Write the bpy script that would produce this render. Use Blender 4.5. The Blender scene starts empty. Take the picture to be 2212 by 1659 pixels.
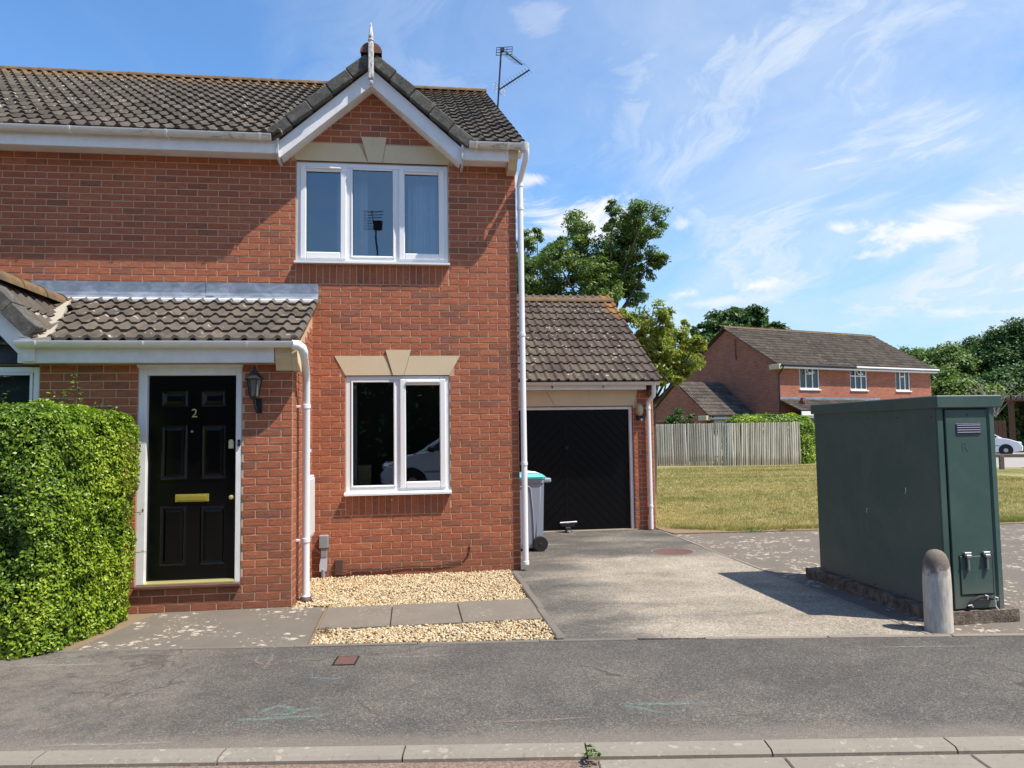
import bpy, math, random
import numpy as np
from mathutils import Vector, Matrix
random.seed(7)
rng = np.random.default_rng(7)
sc = bpy.context.scene
COL = sc.collection
PI = math.pi
R = math.radians

# ------------------------------------------------------------------ camera
CAMP = Vector((-1.23849, -8.5829, 1.57611))
yaw, pit, rol = 0.13523, 0.06553, -0.01469
fw = Vector((math.sin(yaw)*math.cos(pit), math.cos(yaw)*math.cos(pit), math.sin(pit)))
rt = Vector((math.cos(yaw), -math.sin(yaw), 0)); up = rt.cross(fw)
r2 = rt*math.cos(rol)+up*math.sin(rol); u2 = -rt*math.sin(rol)+up*math.cos(rol)
cam = bpy.data.cameras.new('camera'); camo = bpy.data.objects.new('camera', cam); COL.objects.link(camo)
mw = Matrix(((r2.x, u2.x, -fw.x, CAMP.x), (r2.y, u2.y, -fw.y, CAMP.y), (r2.z, u2.z, -fw.z, CAMP.z), (0, 0, 0, 1)))
camo.matrix_world = mw
cam.sensor_width = 36.0; cam.lens = 36.0*2790/3840; cam.clip_end = 3000; cam.clip_start = .05
sc.camera = camo

def raydir(x, y):            # direction through a point of the 2212-pixel-wide photograph (used only to find sky directions)
    return (fw + r2*((x-1106)/1607.1) - u2*((y-829.5)/1607.1)).normalized()

# ------------------------------------------------------------------ sun, sky, exposure
SUN = Vector((.488, -.284, 1.0)).normalized()
sl = bpy.data.lights.new('sun', 'SUN'); sl.energy = 5.0; sl.angle = R(.53); sl.color = (1, .925, .82)
so = bpy.data.objects.new('sun', sl); COL.objects.link(so)
so.rotation_euler = SUN.to_track_quat('Z', 'Y').to_euler(); so.location = (0, 0, 30)
sc.view_settings.view_transform = 'Standard'; sc.view_settings.look = 'None'
sc.view_settings.gamma = 1; sc.view_settings.use_curve_mapping = False
sc.view_settings.exposure = 0.55

class NT:
    def __init__(s, tree): s.t = tree; s.n = tree.nodes; s.l = tree.links
    def put(s, kind, **kw):
        nd = s.n.new(kind)
        ins = kw.pop('ins', {})
        for k, v in kw.items(): setattr(nd, k, v)
        for k, v in ins.items(): s.set(nd, k, v)
        return nd
    def set(s, nd, k, v):
        sock = nd.inputs[k]
        if isinstance(v, bpy.types.NodeSocket): s.l.new(v, sock)
        elif isinstance(v, bpy.types.Node): s.l.new(v.outputs[0], sock)
        else: sock.default_value = v
    def math(s, op, a, b=0.0, c=0.0, clamp=False):
        nd = s.n.new('ShaderNodeMath'); nd.operation = op; nd.use_clamp = clamp
        s.set(nd, 0, a); s.set(nd, 1, b)
        if op in ('MULTIPLY_ADD', 'SMOOTH_MIN'): s.set(nd, 2, c)
        return nd.outputs[0]
    def vmath(s, op, a, b=None):
        nd = s.n.new('ShaderNodeVectorMath'); nd.operation = op
        s.set(nd, 0, a)
        if b is not None: s.set(nd, 'Scale' if op == 'SCALE' else 1, b)
        return nd.outputs['Value'] if op in ('LENGTH', 'DISTANCE', 'DOT_PRODUCT') else nd.outputs[0]
    def noise(s, vec, scale, detail=3, rough=.55, dist=0.0):
        nd = s.put('ShaderNodeTexNoise', ins={'Scale': scale, 'Detail': detail, 'Roughness': rough, 'Distortion': dist})
        if vec is not None: s.set(nd, 'Vector', vec)
        return nd.outputs['Fac']
    def vor(s, vec, scale, feature='F1', out='Distance', rnd=1.0):
        nd = s.put('ShaderNodeTexVoronoi', feature=feature, ins={'Scale': scale, 'Randomness': rnd})
        if vec is not None: s.set(nd, 'Vector', vec)
        return nd.outputs[out]
    def step(s, v, a, b, smooth=True):
        nd = s.n.new('ShaderNodeMapRange'); nd.interpolation_type = 'SMOOTHSTEP' if smooth else 'LINEAR'
        s.set(nd, 'Value', v); s.set(nd, 'From Min', a); s.set(nd, 'From Max', b)
        return nd.outputs[0]
    def ramp(s, fac, stops, interp='LINEAR'):
        nd = s.n.new('ShaderNodeValToRGB'); cr = nd.color_ramp; cr.interpolation = interp
        while len(cr.elements) < len(stops): cr.elements.new(.5)
        for e, (p, c) in zip(cr.elements, stops): e.position = p; e.color = (*c, 1)
        s.set(nd, 0, fac); return nd.outputs[0]
    def mix(s, fac, a, b, blend='MIX'):
        nd = s.n.new('ShaderNodeMix'); nd.data_type = 'RGBA'; nd.blend_type = blend
        for k, v in ((0, fac), (6, a), (7, b)):
            if isinstance(v, tuple) and len(v) == 3: v = (*v, 1)
            s.set(nd, k, v)
        return nd.outputs[2]

w = bpy.data.worlds.new('World'); sc.world = w; w.use_nodes = True
g = NT(w.node_tree); g.n.clear()
sky = g.put('ShaderNodeTexSky', sky_type='NISHITA', sun_disc=False, sun_elevation=R(60.2), sun_rotation=R(121.5), altitude=50, air_density=1.0, dust_density=.1, ozone_density=2.6)
dirn = g.put('ShaderNodeTexCoord').outputs['Generated']
sep = g.put('ShaderNodeSeparateXYZ', ins={0: dirn})
zz = g.math('ADD', g.math('MAXIMUM', sep.outputs[2], 0.0), .16)
cmb = g.put('ShaderNodeCombineXYZ', ins={0: g.math('DIVIDE', sep.outputs[0], zz), 1: g.math('DIVIDE', sep.outputs[1], zz), 2: 0.0}).outputs[0]
warp = g.put('ShaderNodeTexNoise', ins={'Vector': cmb, 'Scale': 1.1, 'Detail': 3}).outputs['Color']
cw = g.vmath('ADD', cmb, g.vmath('SCALE', warp, .8))
mp = g.put('ShaderNodeMapping', ins={'Vector': cw, 'Rotation': (0, 0, R(28)), 'Scale': (1.0, .42, 1)})
ci1 = g.noise(mp, 1.6, 8, .62, .3)
ci2 = g.noise(cmb, .55, 3, .5)
# broad veil of cirrus: thicker towards the east (+X)
side = g.step(sep.outputs[0], -.35, .85)
thr = g.math('MULTIPLY_ADD', side, -.20, .575)
cir = g.step(g.math('ADD', g.math('MULTIPLY', ci1, .72), g.math('MULTIPLY', ci2, .28)), g.math('SUBTRACT', thr, .12), g.math('ADD', thr, .24))
cir = g.math('MULTIPLY', cir, g.math('MULTIPLY_ADD', side, .56, .16))
rd = g.math('ABSOLUTE', g.math('SUBTRACT', g.noise(mp, 1.15, 9, .66, 1.1), .5))
streak = g.math('MULTIPLY', g.math('SUBTRACT', 1.0, g.step(rd, .0, .085)), g.step(ci1, .40, .62))
streak = g.math('MULTIPLY', streak, g.math('MULTIPLY_ADD', side, .62, .05))
cir = g.math('MAXIMUM', cir, g.math('ADD', g.math('MULTIPLY', cir, .6), streak), clamp=True)
cir = g.math('MULTIPLY', cir, g.step(sep.outputs[2], -.02, .12))
haze = g.math('MULTIPLY', g.math('SUBTRACT', 1.0, g.step(sep.outputs[2], -.02, .34)), .72)
haze = g.math('MAXIMUM', haze, g.math('MULTIPLY', side, .10))
# small cumulus at places in the sky
fb = g.noise(g.vmath('MULTIPLY', dirn, (1, 1, 1.9)), 9, 10, .66, .7)
cum = None
def cloud(x, y, wd, hg, den=1.0):
    global cum
    c = raydir(x, y)
    dd = g.vmath('SUBTRACT', dirn, tuple(c))
    k = 1607.0/wd
    dd = g.vmath('MULTIPLY', dd, (k, k, 1607.0/hg))
    ln = g.vmath('LENGTH', dd)
    v = g.math('ADD', g.math('SUBTRACT', 1.0, ln), g.math('MULTIPLY', g.math('SUBTRACT', fb, .5), 4.4))
    v = g.math('MULTIPLY', g.step(v, 0.0, .85), den)
    cum = v if cum is None else g.math('MAXIMUM', cum, v)
cloud(2000, 500, 130, 36, 1.0); cloud(2120, 452, 130, 34, 1.0); cloud(1818, 490, 62, 24, 1.0); cloud(1885, 550, 56, 16, .8)
cloud(1632, 617, 52, 18, 1.0); cloud(1478, 634, 44, 15, .9); cloud(1560, 652, 120, 16, .55); cloud(2070, 672, 80, 20, .6)
cloud(1150, 388, 50, 18, .8); cloud(1210, 486, 160, 48, 1.0); cloud(1480, 480, 44, 24, .55); cloud(1165, 36, 60, 30, .22)
cloud(-300, 400, 160, 50, .8); cloud(2900, 560, 220, 60, .8); cloud(3300, 300, 220, 60, .7)
skc = g.mix(1.0, sky.outputs[0], (.90, 1.23, 1.47), 'MULTIPLY')
skc = g.mix(haze, skc, (2.8, 4.0, 5.0))
skc = g.mix(cir, skc, (5.1, 5.7, 6.4))
skc = g.mix(cum, skc, (6.2, 6.35, 6.6))
bg = g.put('ShaderNodeBackground', ins={'Color': skc, 'Strength': .108})
g.l.new(bg.outputs[0], g.put('ShaderNodeOutputWorld').inputs[0])

# ------------------------------------------------------------------ materials
MATS = {}
def material(name, fn):
    m = bpy.data.materials.new(name); m.use_nodes = True
    t = NT(m.node_tree); t.n.clear()
    out = t.put('ShaderNodeOutputMaterial')
    t.pos = t.put('ShaderNodeNewGeometry').outputs['Position']
    sh = fn(t)
    t.l.new(sh, out.inputs[0]); MATS[name] = m; return m
def bsdf(t, col, rough=.6, bump=None, bstr=.3, bdist=.01, metal=0.0, spec=.5, **extra):
    p = t.put('ShaderNodeBsdfPrincipled', ins={'Roughness': rough, 'Metallic': metal, 'Specular IOR Level': spec})
    t.set(p, 'Base Color', (*col, 1) if isinstance(col, tuple) and len(col) == 3 else col)
    for k, v in extra.items(): t.set(p, k, v)
    if bump is not None:
        b = t.put('ShaderNodeBump', ins={'Strength': bstr, 'Distance': bdist, 'Height': bump}); t.l.new(b.outputs[0], p.inputs['Normal'])
    return p.outputs[0]
def attr(t, n='tone'): return t.put('ShaderNodeAttribute', attribute_name=n).outputs['Fac']
def scl(t, v, s): return t.vmath('MULTIPLY', v, s)

def m_brick(t):
    a = attr(t)
    c = t.ramp(a, [(0, (.285, .120, .078)), (.14, (.335, .128, .076)), (.3, (.395, .136, .073)), (.55, (.44, .148, .076)), (.8, (.47, .168, .089)), (1, (.42, .134, .070))])
    st = t.noise(scl(t, t.pos, (9, 9, 70)), 1.0, 5, .6, .5)
    c = t.mix(.7, c, t.ramp(st, [(.2, (.55, .5, .5)), (.5, (1, 1, 1)), (.8, (1.2, 1.16, 1.1))]), 'MULTIPLY')
    big = t.noise(t.pos, 1.3, 4, .6)
    c = t.mix(.5, c, t.ramp(big, [(.3, (.82, .82, .84)), (.6, (1.05, 1.03, 1))]), 'MULTIPLY')
    fine = t.noise(t.pos, 160, 2, .5)
    sz = t.put('ShaderNodeSeparateXYZ', ins={0: t.pos})
    patch = t.noise(scl(t, t.pos, (11, 11, 26)), 1.0, 3, .6, 1.0)
    c = t.mix(t.math('MULTIPLY', t.step(patch, .56, .72), .45), c, (.27, .125, .095))
    damp = t.math('SUBTRACT', 1, t.step(t.math('ADD', sz.outputs[2], t.math('MULTIPLY', t.math('SUBTRACT', big, .5), .5)), .05, .42))
    c = t.mix(t.math('MULTIPLY', damp, .38), c, (.17, .085, .06))
    run = t.step(t.noise(scl(t, t.pos, (7, 7, .55)), 1.0, 4, .65), .60, .78)
    c = t.mix(t.math('MULTIPLY', run, .22), c, (.20, .095, .065))
    crk = t.noise(scl(t, t.pos, (7, 7, 34)), 1.7, 3, .7, 2.2)
    crack = t.math('MULTIPLY', t.step(t.math('ABSOLUTE', t.math('SUBTRACT', crk, .5)), .0, .022), 1.0)
    c = t.mix(t.math('MULTIPLY', t.math('SUBTRACT', 1, crack), .42), c, (.10, .04, .03))
    h = t.math('ADD', t.math('MULTIPLY', crack, .7), t.math('ADD', t.math('MULTIPLY', st, .8), t.math('MULTIPLY', fine, .3)))
    return bsdf(t, c, .88, h, .8, .006, spec=.25)
material('brick', m_brick)
def m_mortar(t):
    n = t.noise(t.pos, 90, 3, .6); b = t.noise(t.pos, 1.6, 3)
    c = t.mix(n, (.47, .29, .18), (.60, .39, .255))
    c = t.mix(t.step(b, .35, .7), c, (.52, .37, .26))
    return bsdf(t, c, .95, n, .5, .004, spec=.2)
material('mortar', m_mortar)
def mk_tile(c0, c1, c2, moss_fn=None, lich=.5):
    def f(t):
        a = attr(t)
        c = t.ramp(a, [(0, c0), (.5, c1), (1, c2)])
        n = t.noise(t.pos, 6, 5, .65); f2 = t.noise(t.pos, 120, 3, .6)
        c = t.mix(.75, c, t.ramp(n, [(.3, (0.62, 0.62, 0.63)), (.6, (1.1, 1.08, 1.02)), (.8, (1.25, 1.2, 1.05))]), 'MULTIPLY')
        if moss_fn: c = moss_fn(t, c, n)
        v = t.vor(t.pos, 13, out='Distance'); pn = t.noise(t.pos, 2.3, 3)
        sz = t.vor(t.pos, 13, out='Color')
        r = t.math('MULTIPLY', t.put('ShaderNodeSeparateColor', ins={0: sz}).outputs[0], .40)
        r = t.math('MULTIPLY', r, t.step(pn, .36, .60))
        lm = t.math('SUBTRACT', 1.0, t.step(v, t.math('SUBTRACT', r, .08), r))
        lm = t.math('MULTIPLY', lm, t.step(t.noise(t.pos, 70, 4, .7), .42, .56))
        c = t.mix(t.math('MULTIPLY', lm, t.math('MULTIPLY', lich, 1.5, clamp=True)), c, (.56, .53, .46))
        h = t.math('ADD', t.math('MULTIPLY', f2, .5), t.math('MULTIPLY', n, .6))
        return bsdf(t, c, .92, h, .7, .006, spec=.2)
    return f
def moss_main(t, c, n):
    s = t.put('ShaderNodeSeparateXYZ', ins={0: t.pos})
    zt = t.step(s.outputs[2], 6.75, 7.5); xr = t.math('MULTIPLY', t.step(s.outputs[0], -.75, .1), .75)
    n2 = t.noise(t.pos, 9, 5, .7)
    m = t.step(t.math('ADD', t.math('MAXIMUM', t.math('MULTIPLY', zt, .9), t.math('MULTIPLY', xr, t.math('ADD', .35, zt))), n2), .98, 1.28)
    return t.mix(t.math('MULTIPLY', m, .75), c, t.mix(n, (.13, .085, .042), (.22, .125, .048)))
def moss_gar(t, c, n):
    s = t.put('ShaderNodeSeparateXYZ', ins={0: t.pos})
    xr = t.step(s.outputs[0], 2.1, 2.65); zt = t.step(s.outputs[2], 3.2, 3.9)
    n2 = t.noise(t.pos, 5, 5, .7)
    m = t.step(t.math('ADD', t.math('MULTIPLY', xr, zt), n2), 1.1, 1.4)
    return t.mix(t.math('MULTIPLY', m, .7), c, (.30, .15, .05))
material('tile', mk_tile((0.06257, 0.05373, 0.04657), (0.08974, 0.0779, 0.06615), (0.1115, 0.09405, 0.07938), moss_main))
material('tile_porch', mk_tile((0.08292, 0.07066, 0.05964), (0.1106, 0.09272, 0.07691), (0.1327, 0.1104, 0.08916), None, .5))
material('tile_garage', mk_tile((0.0692, 0.05643, 0.05061), (0.09433, 0.07664, 0.0679), (0.107, 0.09512, 0.07712), moss_gar, .8))
material('tile_far', mk_tile((0.0703, 0.05976, 0.05062), (0.1019, 0.08436, 0.0703), (0.1265, 0.1019, 0.08081), None, .4))
material('slate', mk_tile((0.036, 0.0462, 0.066), (0.052, 0.063, 0.088), (0.07, 0.084, 0.11), None, .0))
def m_verge(t):
    n = t.noise(t.pos, 14, 5, .7); f2 = t.noise(t.pos, 150, 2)
    n3 = t.noise(t.pos, 40, 4, .7)
    c = t.ramp(t.math('ADD', t.math('MULTIPLY', n, .6), t.math('MULTIPLY', n3, .4)), [(.3, (.04, .040, .037)), (.5, (.095, .092, .083)), (.7, (.20, .19, .165))])
    return bsdf(t, c, .9, f2, .5, .004, spec=.2)
material('verge_concrete', m_verge)
def m_ridge(t):
    n = t.noise(t.pos, 7, 5, .7); f2 = t.noise(t.pos, 60, 3)
    c = t.ramp(n, [(.25, (.075, .055, .043)), (.42, (.125, .088, .062)), (.55, (.17, .115, .062)), (.66, (.215, .125, .052)), (.8, (.22, .19, .15))])
    return bsdf(t, c, .92, t.math('ADD', n, f2), .6, .006, spec=.2)
material('ridge_tile', m_ridge)
def m_terra(t):
    n = t.noise(t.pos, 10, 4, .65)
    return bsdf(t, t.ramp(n, [(.3, (.11, .048, .036)), (.7, (.19, .085, .06))]), .85, n, .4, .005)
material('terracotta', m_terra)
def m_upvc(t):
    n = t.noise(t.pos, 3, 3, .6)
    return bsdf(t, t.mix(n, (.80, .81, .82), (.72, .73, .73)), .28, spec=.5)
material('white_upvc', m_upvc)
def m_gutter(t):
    n = t.noise(scl(t, t.pos, (2.0, 6, 6)), 1.0, 5, .7); f2 = t.noise(scl(t, t.pos, (14, 14, 30)), 1, 3, .7)
    x = t.put('ShaderNodeSeparateXYZ', ins={0: t.pos})
    m = t.math('MULTIPLY', t.step(n, .48, .66), t.step(f2, .35, .6))
    m = t.math('MULTIPLY', m, t.math('MULTIPLY', t.step(x.outputs[2], 4.5, 4.7), t.math('ADD', .15, t.step(x.outputs[0], -4.9, -3.9))))
    c = t.mix(t.math('MULTIPLY', m, .8), t.mix(n, (.60, .585, .53), (.72, .71, .66)), (.16, .16, .11))
    return bsdf(t, c, .45, n, .1, .003)
material('gutter_plastic', m_gutter)
def m_paint(t):
    n = t.noise(scl(t, t.pos, (1, 1, 1)), 5, 5, .7); f2 = t.noise(t.pos, 45, 4, .7)
    c = t.mix(t.step(n, .35, .75), (.76, .76, .765), (.66, .655, .63))
    c = t.mix(t.math('MULTIPLY', t.step(f2, .66, .74), .6), c, (.36, .33, .27))
    return bsdf(t, c, .5, f2, .15, .002)
material('white_paint', m_paint)
def m_peel(t):
    n = t.noise(scl(t, t.pos, (1, 1, .25)), 60, 5, .75)
    c = t.ramp(n, [(.42, (.27, .24, .20)), (.5, (.60, .585, .55)), (.7, (.72, .71, .69))])
    return bsdf(t, c, .7, n, .6, .003)
material('peeling_paint', m_peel)
def m_stone(t):
    n = t.noise(t.pos, 4, 4, .6); f2 = t.noise(t.pos, 180, 2); d = t.noise(scl(t, t.pos, (10, 10, 2)), 1, 4, .6)
    c = t.mix(n, (0.56, 0.4536, 0.2912), (0.6384, 0.532, 0.364))
    c = t.mix(t.math('MULTIPLY', t.step(d, .58, .75), .35), c, (0.336, 0.2688, 0.1792))
    return bsdf(t, c, .9, f2, .35, .003, spec=.2)
material('cast_stone', m_stone)
def m_lead(t):
    n = t.noise(scl(t, t.pos, (5, 5, 9)), 1, 6, .7, .6)
    c = t.ramp(n, [(.25, (.10, .12, .15)), (.5, (.20, .235, .29)), (.65, (.30, .34, .40)), (.8, (.46, .49, .54))])
    return bsdf(t, c, .55, n, .35, .01, metal=.15)
material('lead', m_lead)
def m_mort2(t):
    n = t.noise(t.pos, 30, 4, .7)
    return bsdf(t, t.mix(n, (.30, .27, .22), (.44, .40, .33)), .95, n, .6, .008)
material('cement_fillet', m_mort2)
def flat(name, col, rough=.5, metal=0.0, spec=.5, var=.12, scale=6, bump=0.0, **ex):
    def f(t):
        n = t.noise(t.pos, scale, 4, .6); fi = t.noise(t.pos, scale*18, 2)
        c = t.mix(n, tuple(v*(1-var) for v in col), tuple(min(1, v*(1+var)) for v in col))
        return bsdf(t, c, rough, fi if bump else None, bump, .003, metal, spec, **ex)
    return material(name, f)
flat('black_gloss', (.0016, .0018, .0026), .22, spec=.28, var=.3)
flat('black_garage', (.0016, .0018, .003), .32, spec=.25, var=.3)
flat('black_metal', (.012, .012, .014), .4)
flat('black_rubber', (.012, .012, .013), .7)
flat('grey_rubber', (.03, .03, .032), .55)
flat('brass', (.62, .54, .10), .32, metal=.75, var=.15)
flat('brass_pale', (.66, .60, .27), .35, metal=.6, var=.15)
flat('chrome', (.50, .50, .50), .36, metal=.85)
flat('dull_steel', (.30, .31, .31), .45, metal=.7)
flat('cream_tag', (.62, .55, .36), .5)
flat('quarry_tile', (.13, .065, .05), .45, var=.35, scale=9)
flat('brown_plastic', (.085, .045, .038), .6)
flat('grey_plastic', (.24, .26, .28), .5)
flat('pale_grey_plastic', (.48, .52, .58), .4)
flat('meter_white', (.66, .67, .66), .45)
flat('lamp_cream', (.46, .43, .27), .4, var=.2, scale=20)
flat('bin_grey', (.26, .30, .37), .42, var=.06, scale=3, bump=.06)
flat('bin_lid', (.10, .46, .50), .38, var=.12)
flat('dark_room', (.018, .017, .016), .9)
flat('room_wall', (.10, .09, .075), .9)
flat('curtain', (.50, .52, .55), .9, var=.1)
flat('far_curtain', (.10, .11, .11), .9)
flat('cardboard', (.30, .22, .12), .9)
flat('white_box', (.7, .7, .72), .3)
flat('white_car', (.80, .81, .83), .22, spec=.6, var=.02)
flat('blue_car', (.55, .66, .74), .22, spec=.6, var=.02)
flat('car_glass', (.015, .02, .025), .06, spec=.7)
flat('tyre', (.012, .012, .012), .8)
flat('alloy', (.45, .46, .48), .3, metal=.7)
flat('brown_timber', (.13, .065, .035), .8, var=.3, scale=12)
flat('grey_timber', (.17, .14, .105), .85, var=.3, scale=12)
flat('bark', (.075, .06, .045), .95, var=.4, scale=15, bump=.5)
flat('dead_wood', (.30, .27, .22), .9, var=.2)
flat('alu', (.35, .35, .36), .4, metal=.8)
flat('dark_alu', (.03, .032, .036), .45, metal=.4)
flat('cloth_dark', (.02, .02, .025), .8)
flat('dark_sealant', (.02, .016, .014), .8)
flat('cable_brown', (.022, .012, .01), .6)
flat('rust_iron', (.115, .055, .045), .8, var=.45, scale=25, bump=.5)
flat('lantern_pane', (.11, .115, .11), .25)
flat('dark_panel', (.035, .055, .075), .35, var=.1)
flat('interior_plug', (.01, .01, .01), .9)
def m_green(t):
    s = t.put('ShaderNodeSeparateXYZ', ins={0: t.pos})
    n = t.noise(t.pos, 5, 5, .65); st = t.noise(scl(t, t.pos, (14, 14, 1.2)), 1, 5, .7)
    c = t.mix(n, (.036, .082, .070), (.054, .106, .090))
    dirt = t.math('MULTIPLY', t.math('SUBTRACT', 1, t.step(t.math('ADD', s.outputs[2], t.math('MULTIPLY', n, .3)), .25, .60)), .55)
    c = t.mix(dirt, c, (.17, .165, .135))
    fd = t.step(t.noise(t.pos, 1.7, 5, .7, .6), .38, .68)
    c = t.mix(t.math('MULTIPLY', fd, .26), c, (.125, .155, .135))
    c = t.mix(t.math('MULTIPLY', t.step(st, .54, .78), .22), c, (.14, .16, .14))
    sp = t.step(t.noise(t.pos, 38, 2, .5), .76, .79)
    c = t.mix(t.math('MULTIPLY', sp, .5), c, (.02, .03, .028))
    return bsdf(t, c, .48, t.noise(t.pos, 1.4, 2), .16, .05, spec=.32)
material('cabinet_green', m_green)
material('cabinet_dark', lambda t: bsdf(t, (.006, .012, .012), .6))
flat('stencil_grey', (.055, .075, .072), .6)
flat('vent_label', (.20, .19, .30), .4)
flat('vent_dark', (.02, .018, .06), .4)
def m_bollard(t):
    s = t.put('ShaderNodeSeparateXYZ', ins={0: t.pos})
    n = t.noise(t.pos, 18, 5, .7); f2 = t.noise(t.pos, 110, 3, .6); v = t.noise(scl(t, t.pos, (40, 40, 9)), 1, 4, .6)
    c = t.ramp(v, [(.3, (.38, .35, .31)), (.55, (.54, .50, .44)), (.75, (.64, .60, .53))])
    top = t.step(t.math('ADD', s.outputs[2], t.math('MULTIPLY', t.math('SUBTRACT', n, .5), .25)), .42, .50)
    c = t.mix(t.math('MULTIPLY', top, .85), c, t.mix(f2, (0.06, 0.045, 0.035), (0.17, 0.135, 0.105)))
    sp = t.math('MULTIPLY', t.step(f2, .63, .7), top)
    c = t.mix(t.math('MULTIPLY', sp, .6), c, (0.42, 0.38, 0.32))
    return bsdf(t, c, .92, t.math('ADD', f2, n), .5, .006, spec=.2)
material('bollard_concrete', m_bollard)
def m_conc(lich=.75, base0=(0.1419, 0.1254, 0.1056), base1=(0.198, 0.1782, 0.1518), thr=.60, stain=.5):
    def f(t):
        n = t.noise(t.pos, 3.2, 5, .65); f2 = t.noise(t.pos, 200, 2); m = t.noise(t.pos, 28, 4, .6)
        c = t.mix(n, base0, base1); c = t.mix(t.math('MULTIPLY', t.step(m, .55, .7), .25), c, (0.0792, 0.0693, 0.0594))
        c = t.mix(t.math('MULTIPLY', f2, .35), c, (0.0792, 0.0726, 0.066))
        ps = scl(t, t.pos, (1, 1.0, 1))
        b2 = t.noise(t.pos, 1.7, 3); pw = t.vmath('ADD', t.pos, t.vmath('SCALE', t.put('ShaderNodeTexNoise', ins={'Vector': t.pos, 'Scale': 34.0, 'Detail': 3.0}).outputs['Color'], .045))
        vd = t.vor(pw, 15, out='Distance'); vr = t.put('ShaderNodeSeparateColor', ins={0: t.vor(pw, 15, out='Color')}).outputs[0]
        rr_ = t.math('MULTIPLY', t.math('MULTIPLY', t.math('MULTIPLY', vr, vr), (.72-thr)*4.6), t.step(b2, .34, .56))
        lm = t.math('SUBTRACT', 1, t.step(vd, t.math('SUBTRACT', rr_, .05), t.math('ADD', rr_, .012)))
        lm = t.math('MULTIPLY', lm, t.step(m, .36, .52))
        b3 = t.step(t.noise(ps, 38, 4, .55, .8), .60, .66)
        lm = t.math('MAXIMUM', lm, t.math('MULTIPLY', b3, t.step(b2, .42, .62)))
        c = t.mix(t.math('MULTIPLY', lm, lich), c, (.47, .40, .32))
        return bsdf(t, c, .93, t.math('ADD', f2, m), .4, .004, spec=.2)
    return f
material('old_concrete', m_conc(.85, (.125, .108, .088), (.195, .17, .14), .565))
material('slab_concrete', m_conc(.45, (.155, .132, .105), (.23, .20, .162), .66))
material('kerb_concrete', m_conc(.4, (.215, .192, .158), (.31, .28, .228), .62))
material('edging_concrete', m_conc(.3, (0.1402, 0.1237, 0.1031), (0.2063, 0.1815, 0.1526), .68))
material('edging_pale', m_conc(.3, (0.2178, 0.1914, 0.1584), (0.2772, 0.2475, 0.2046), .68))
def m_plinth(t):
    n = t.noise(t.pos, 12, 6, .75); f2 = t.noise(t.pos, 70, 3)
    c = t.ramp(n, [(.25, (0.048, 0.036, 0.028)), (.45, (0.128, 0.1, 0.08)), (.65, (0.264, 0.224, 0.172)), (.85, (0.336, 0.296, 0.24))])
    return bsdf(t, c, .95, t.math('ADD', n, t.math('MULTIPLY', f2, .5)), 1.0, .02, spec=.2)
material('plinth_concrete', m_plinth)
def m_asphalt(t):
    sp = t.put('ShaderNodeSeparateXYZ', ins={0: t.pos})
    n = t.noise(t.pos, .9, 5, .62, .4); m = t.noise(t.pos, 5, 5, .65); f2 = t.noise(t.pos, 210, 2, .6); f3 = t.vor(t.pos, 105, out='Color'); f4 = t.vor(t.pos, 200, out='Color')
    ag = t.put('ShaderNodeSeparateColor', ins={0: f3}).outputs[0]; ag2 = t.put('ShaderNodeSeparateColor', ins={0: f4}).outputs[1]
    c = t.ramp(n, [(.28, (.098, .094, .088)), (.46, (.120, .114, .107)), (.6, (.148, .139, .127)), (.74, (.185, .170, .150))])
    c = t.mix(.6, c, t.ramp(m, [(.3, (.78, .78, .79)), (.6, (1.08, 1.06, 1.03))]), 'MULTIPLY')
    c = t.mix(.85, c, t.ramp(ag, [(0, (.66, .65, .65)), (.55, (.95, .95, .94)), (.85, (1.25, 1.22, 1.18)), (1, (1.7, 1.62, 1.52))]), 'MULTIPLY')
    c = t.mix(.6, c, t.ramp(ag2, [(0, (.6, .6, .6)), (.7, (1.05, 1.04, 1.02)), (1, (1.9, 1.8, 1.7))]), 'MULTIPLY')
    # dust washed against the kerb and along the left end
    kd = t.math('ADD', t.math('ADD', sp.outputs[1], t.math('MULTIPLY', sp.outputs[0], .135)), t.math('MULTIPLY', t.math('SUBTRACT', m, .5), .35))
    dust = t.math('SUBTRACT', 1, t.step(kd, -4.82, -4.56))
    lft = t.math('MULTIPLY', t.math('SUBTRACT', 1, t.step(t.math('ADD', sp.outputs[0], n), -3.2, -1.4)), .55)
    d2 = t.math('MAXIMUM', t.math('MULTIPLY', dust, .55), t.math('MULTIPLY', lft, t.step(m, .25, .75)))
    crk = t.vor(t.vmath('ADD', t.pos, t.vmath('SCALE', t.put('ShaderNodeTexNoise', ins={'Vector': t.pos, 'Scale': 3.0}).outputs['Color'], .35)), .55, feature='DISTANCE_TO_EDGE')
    ck = t.math('MULTIPLY', t.math('SUBTRACT', 1, t.step(crk, .001, .006)), t.step(n, .50, .60))
    c = t.mix(t.math('MULTIPLY', ck, .55), c, (.03, .028, .025))
    c = t.mix(d2, c, (.27, .235, .19))
    return bsdf(t, c, .9, t.math('ADD', f2, t.math('ADD', ag, ag2)), .8, .007, spec=.22)
material('asphalt', m_asphalt)
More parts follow.
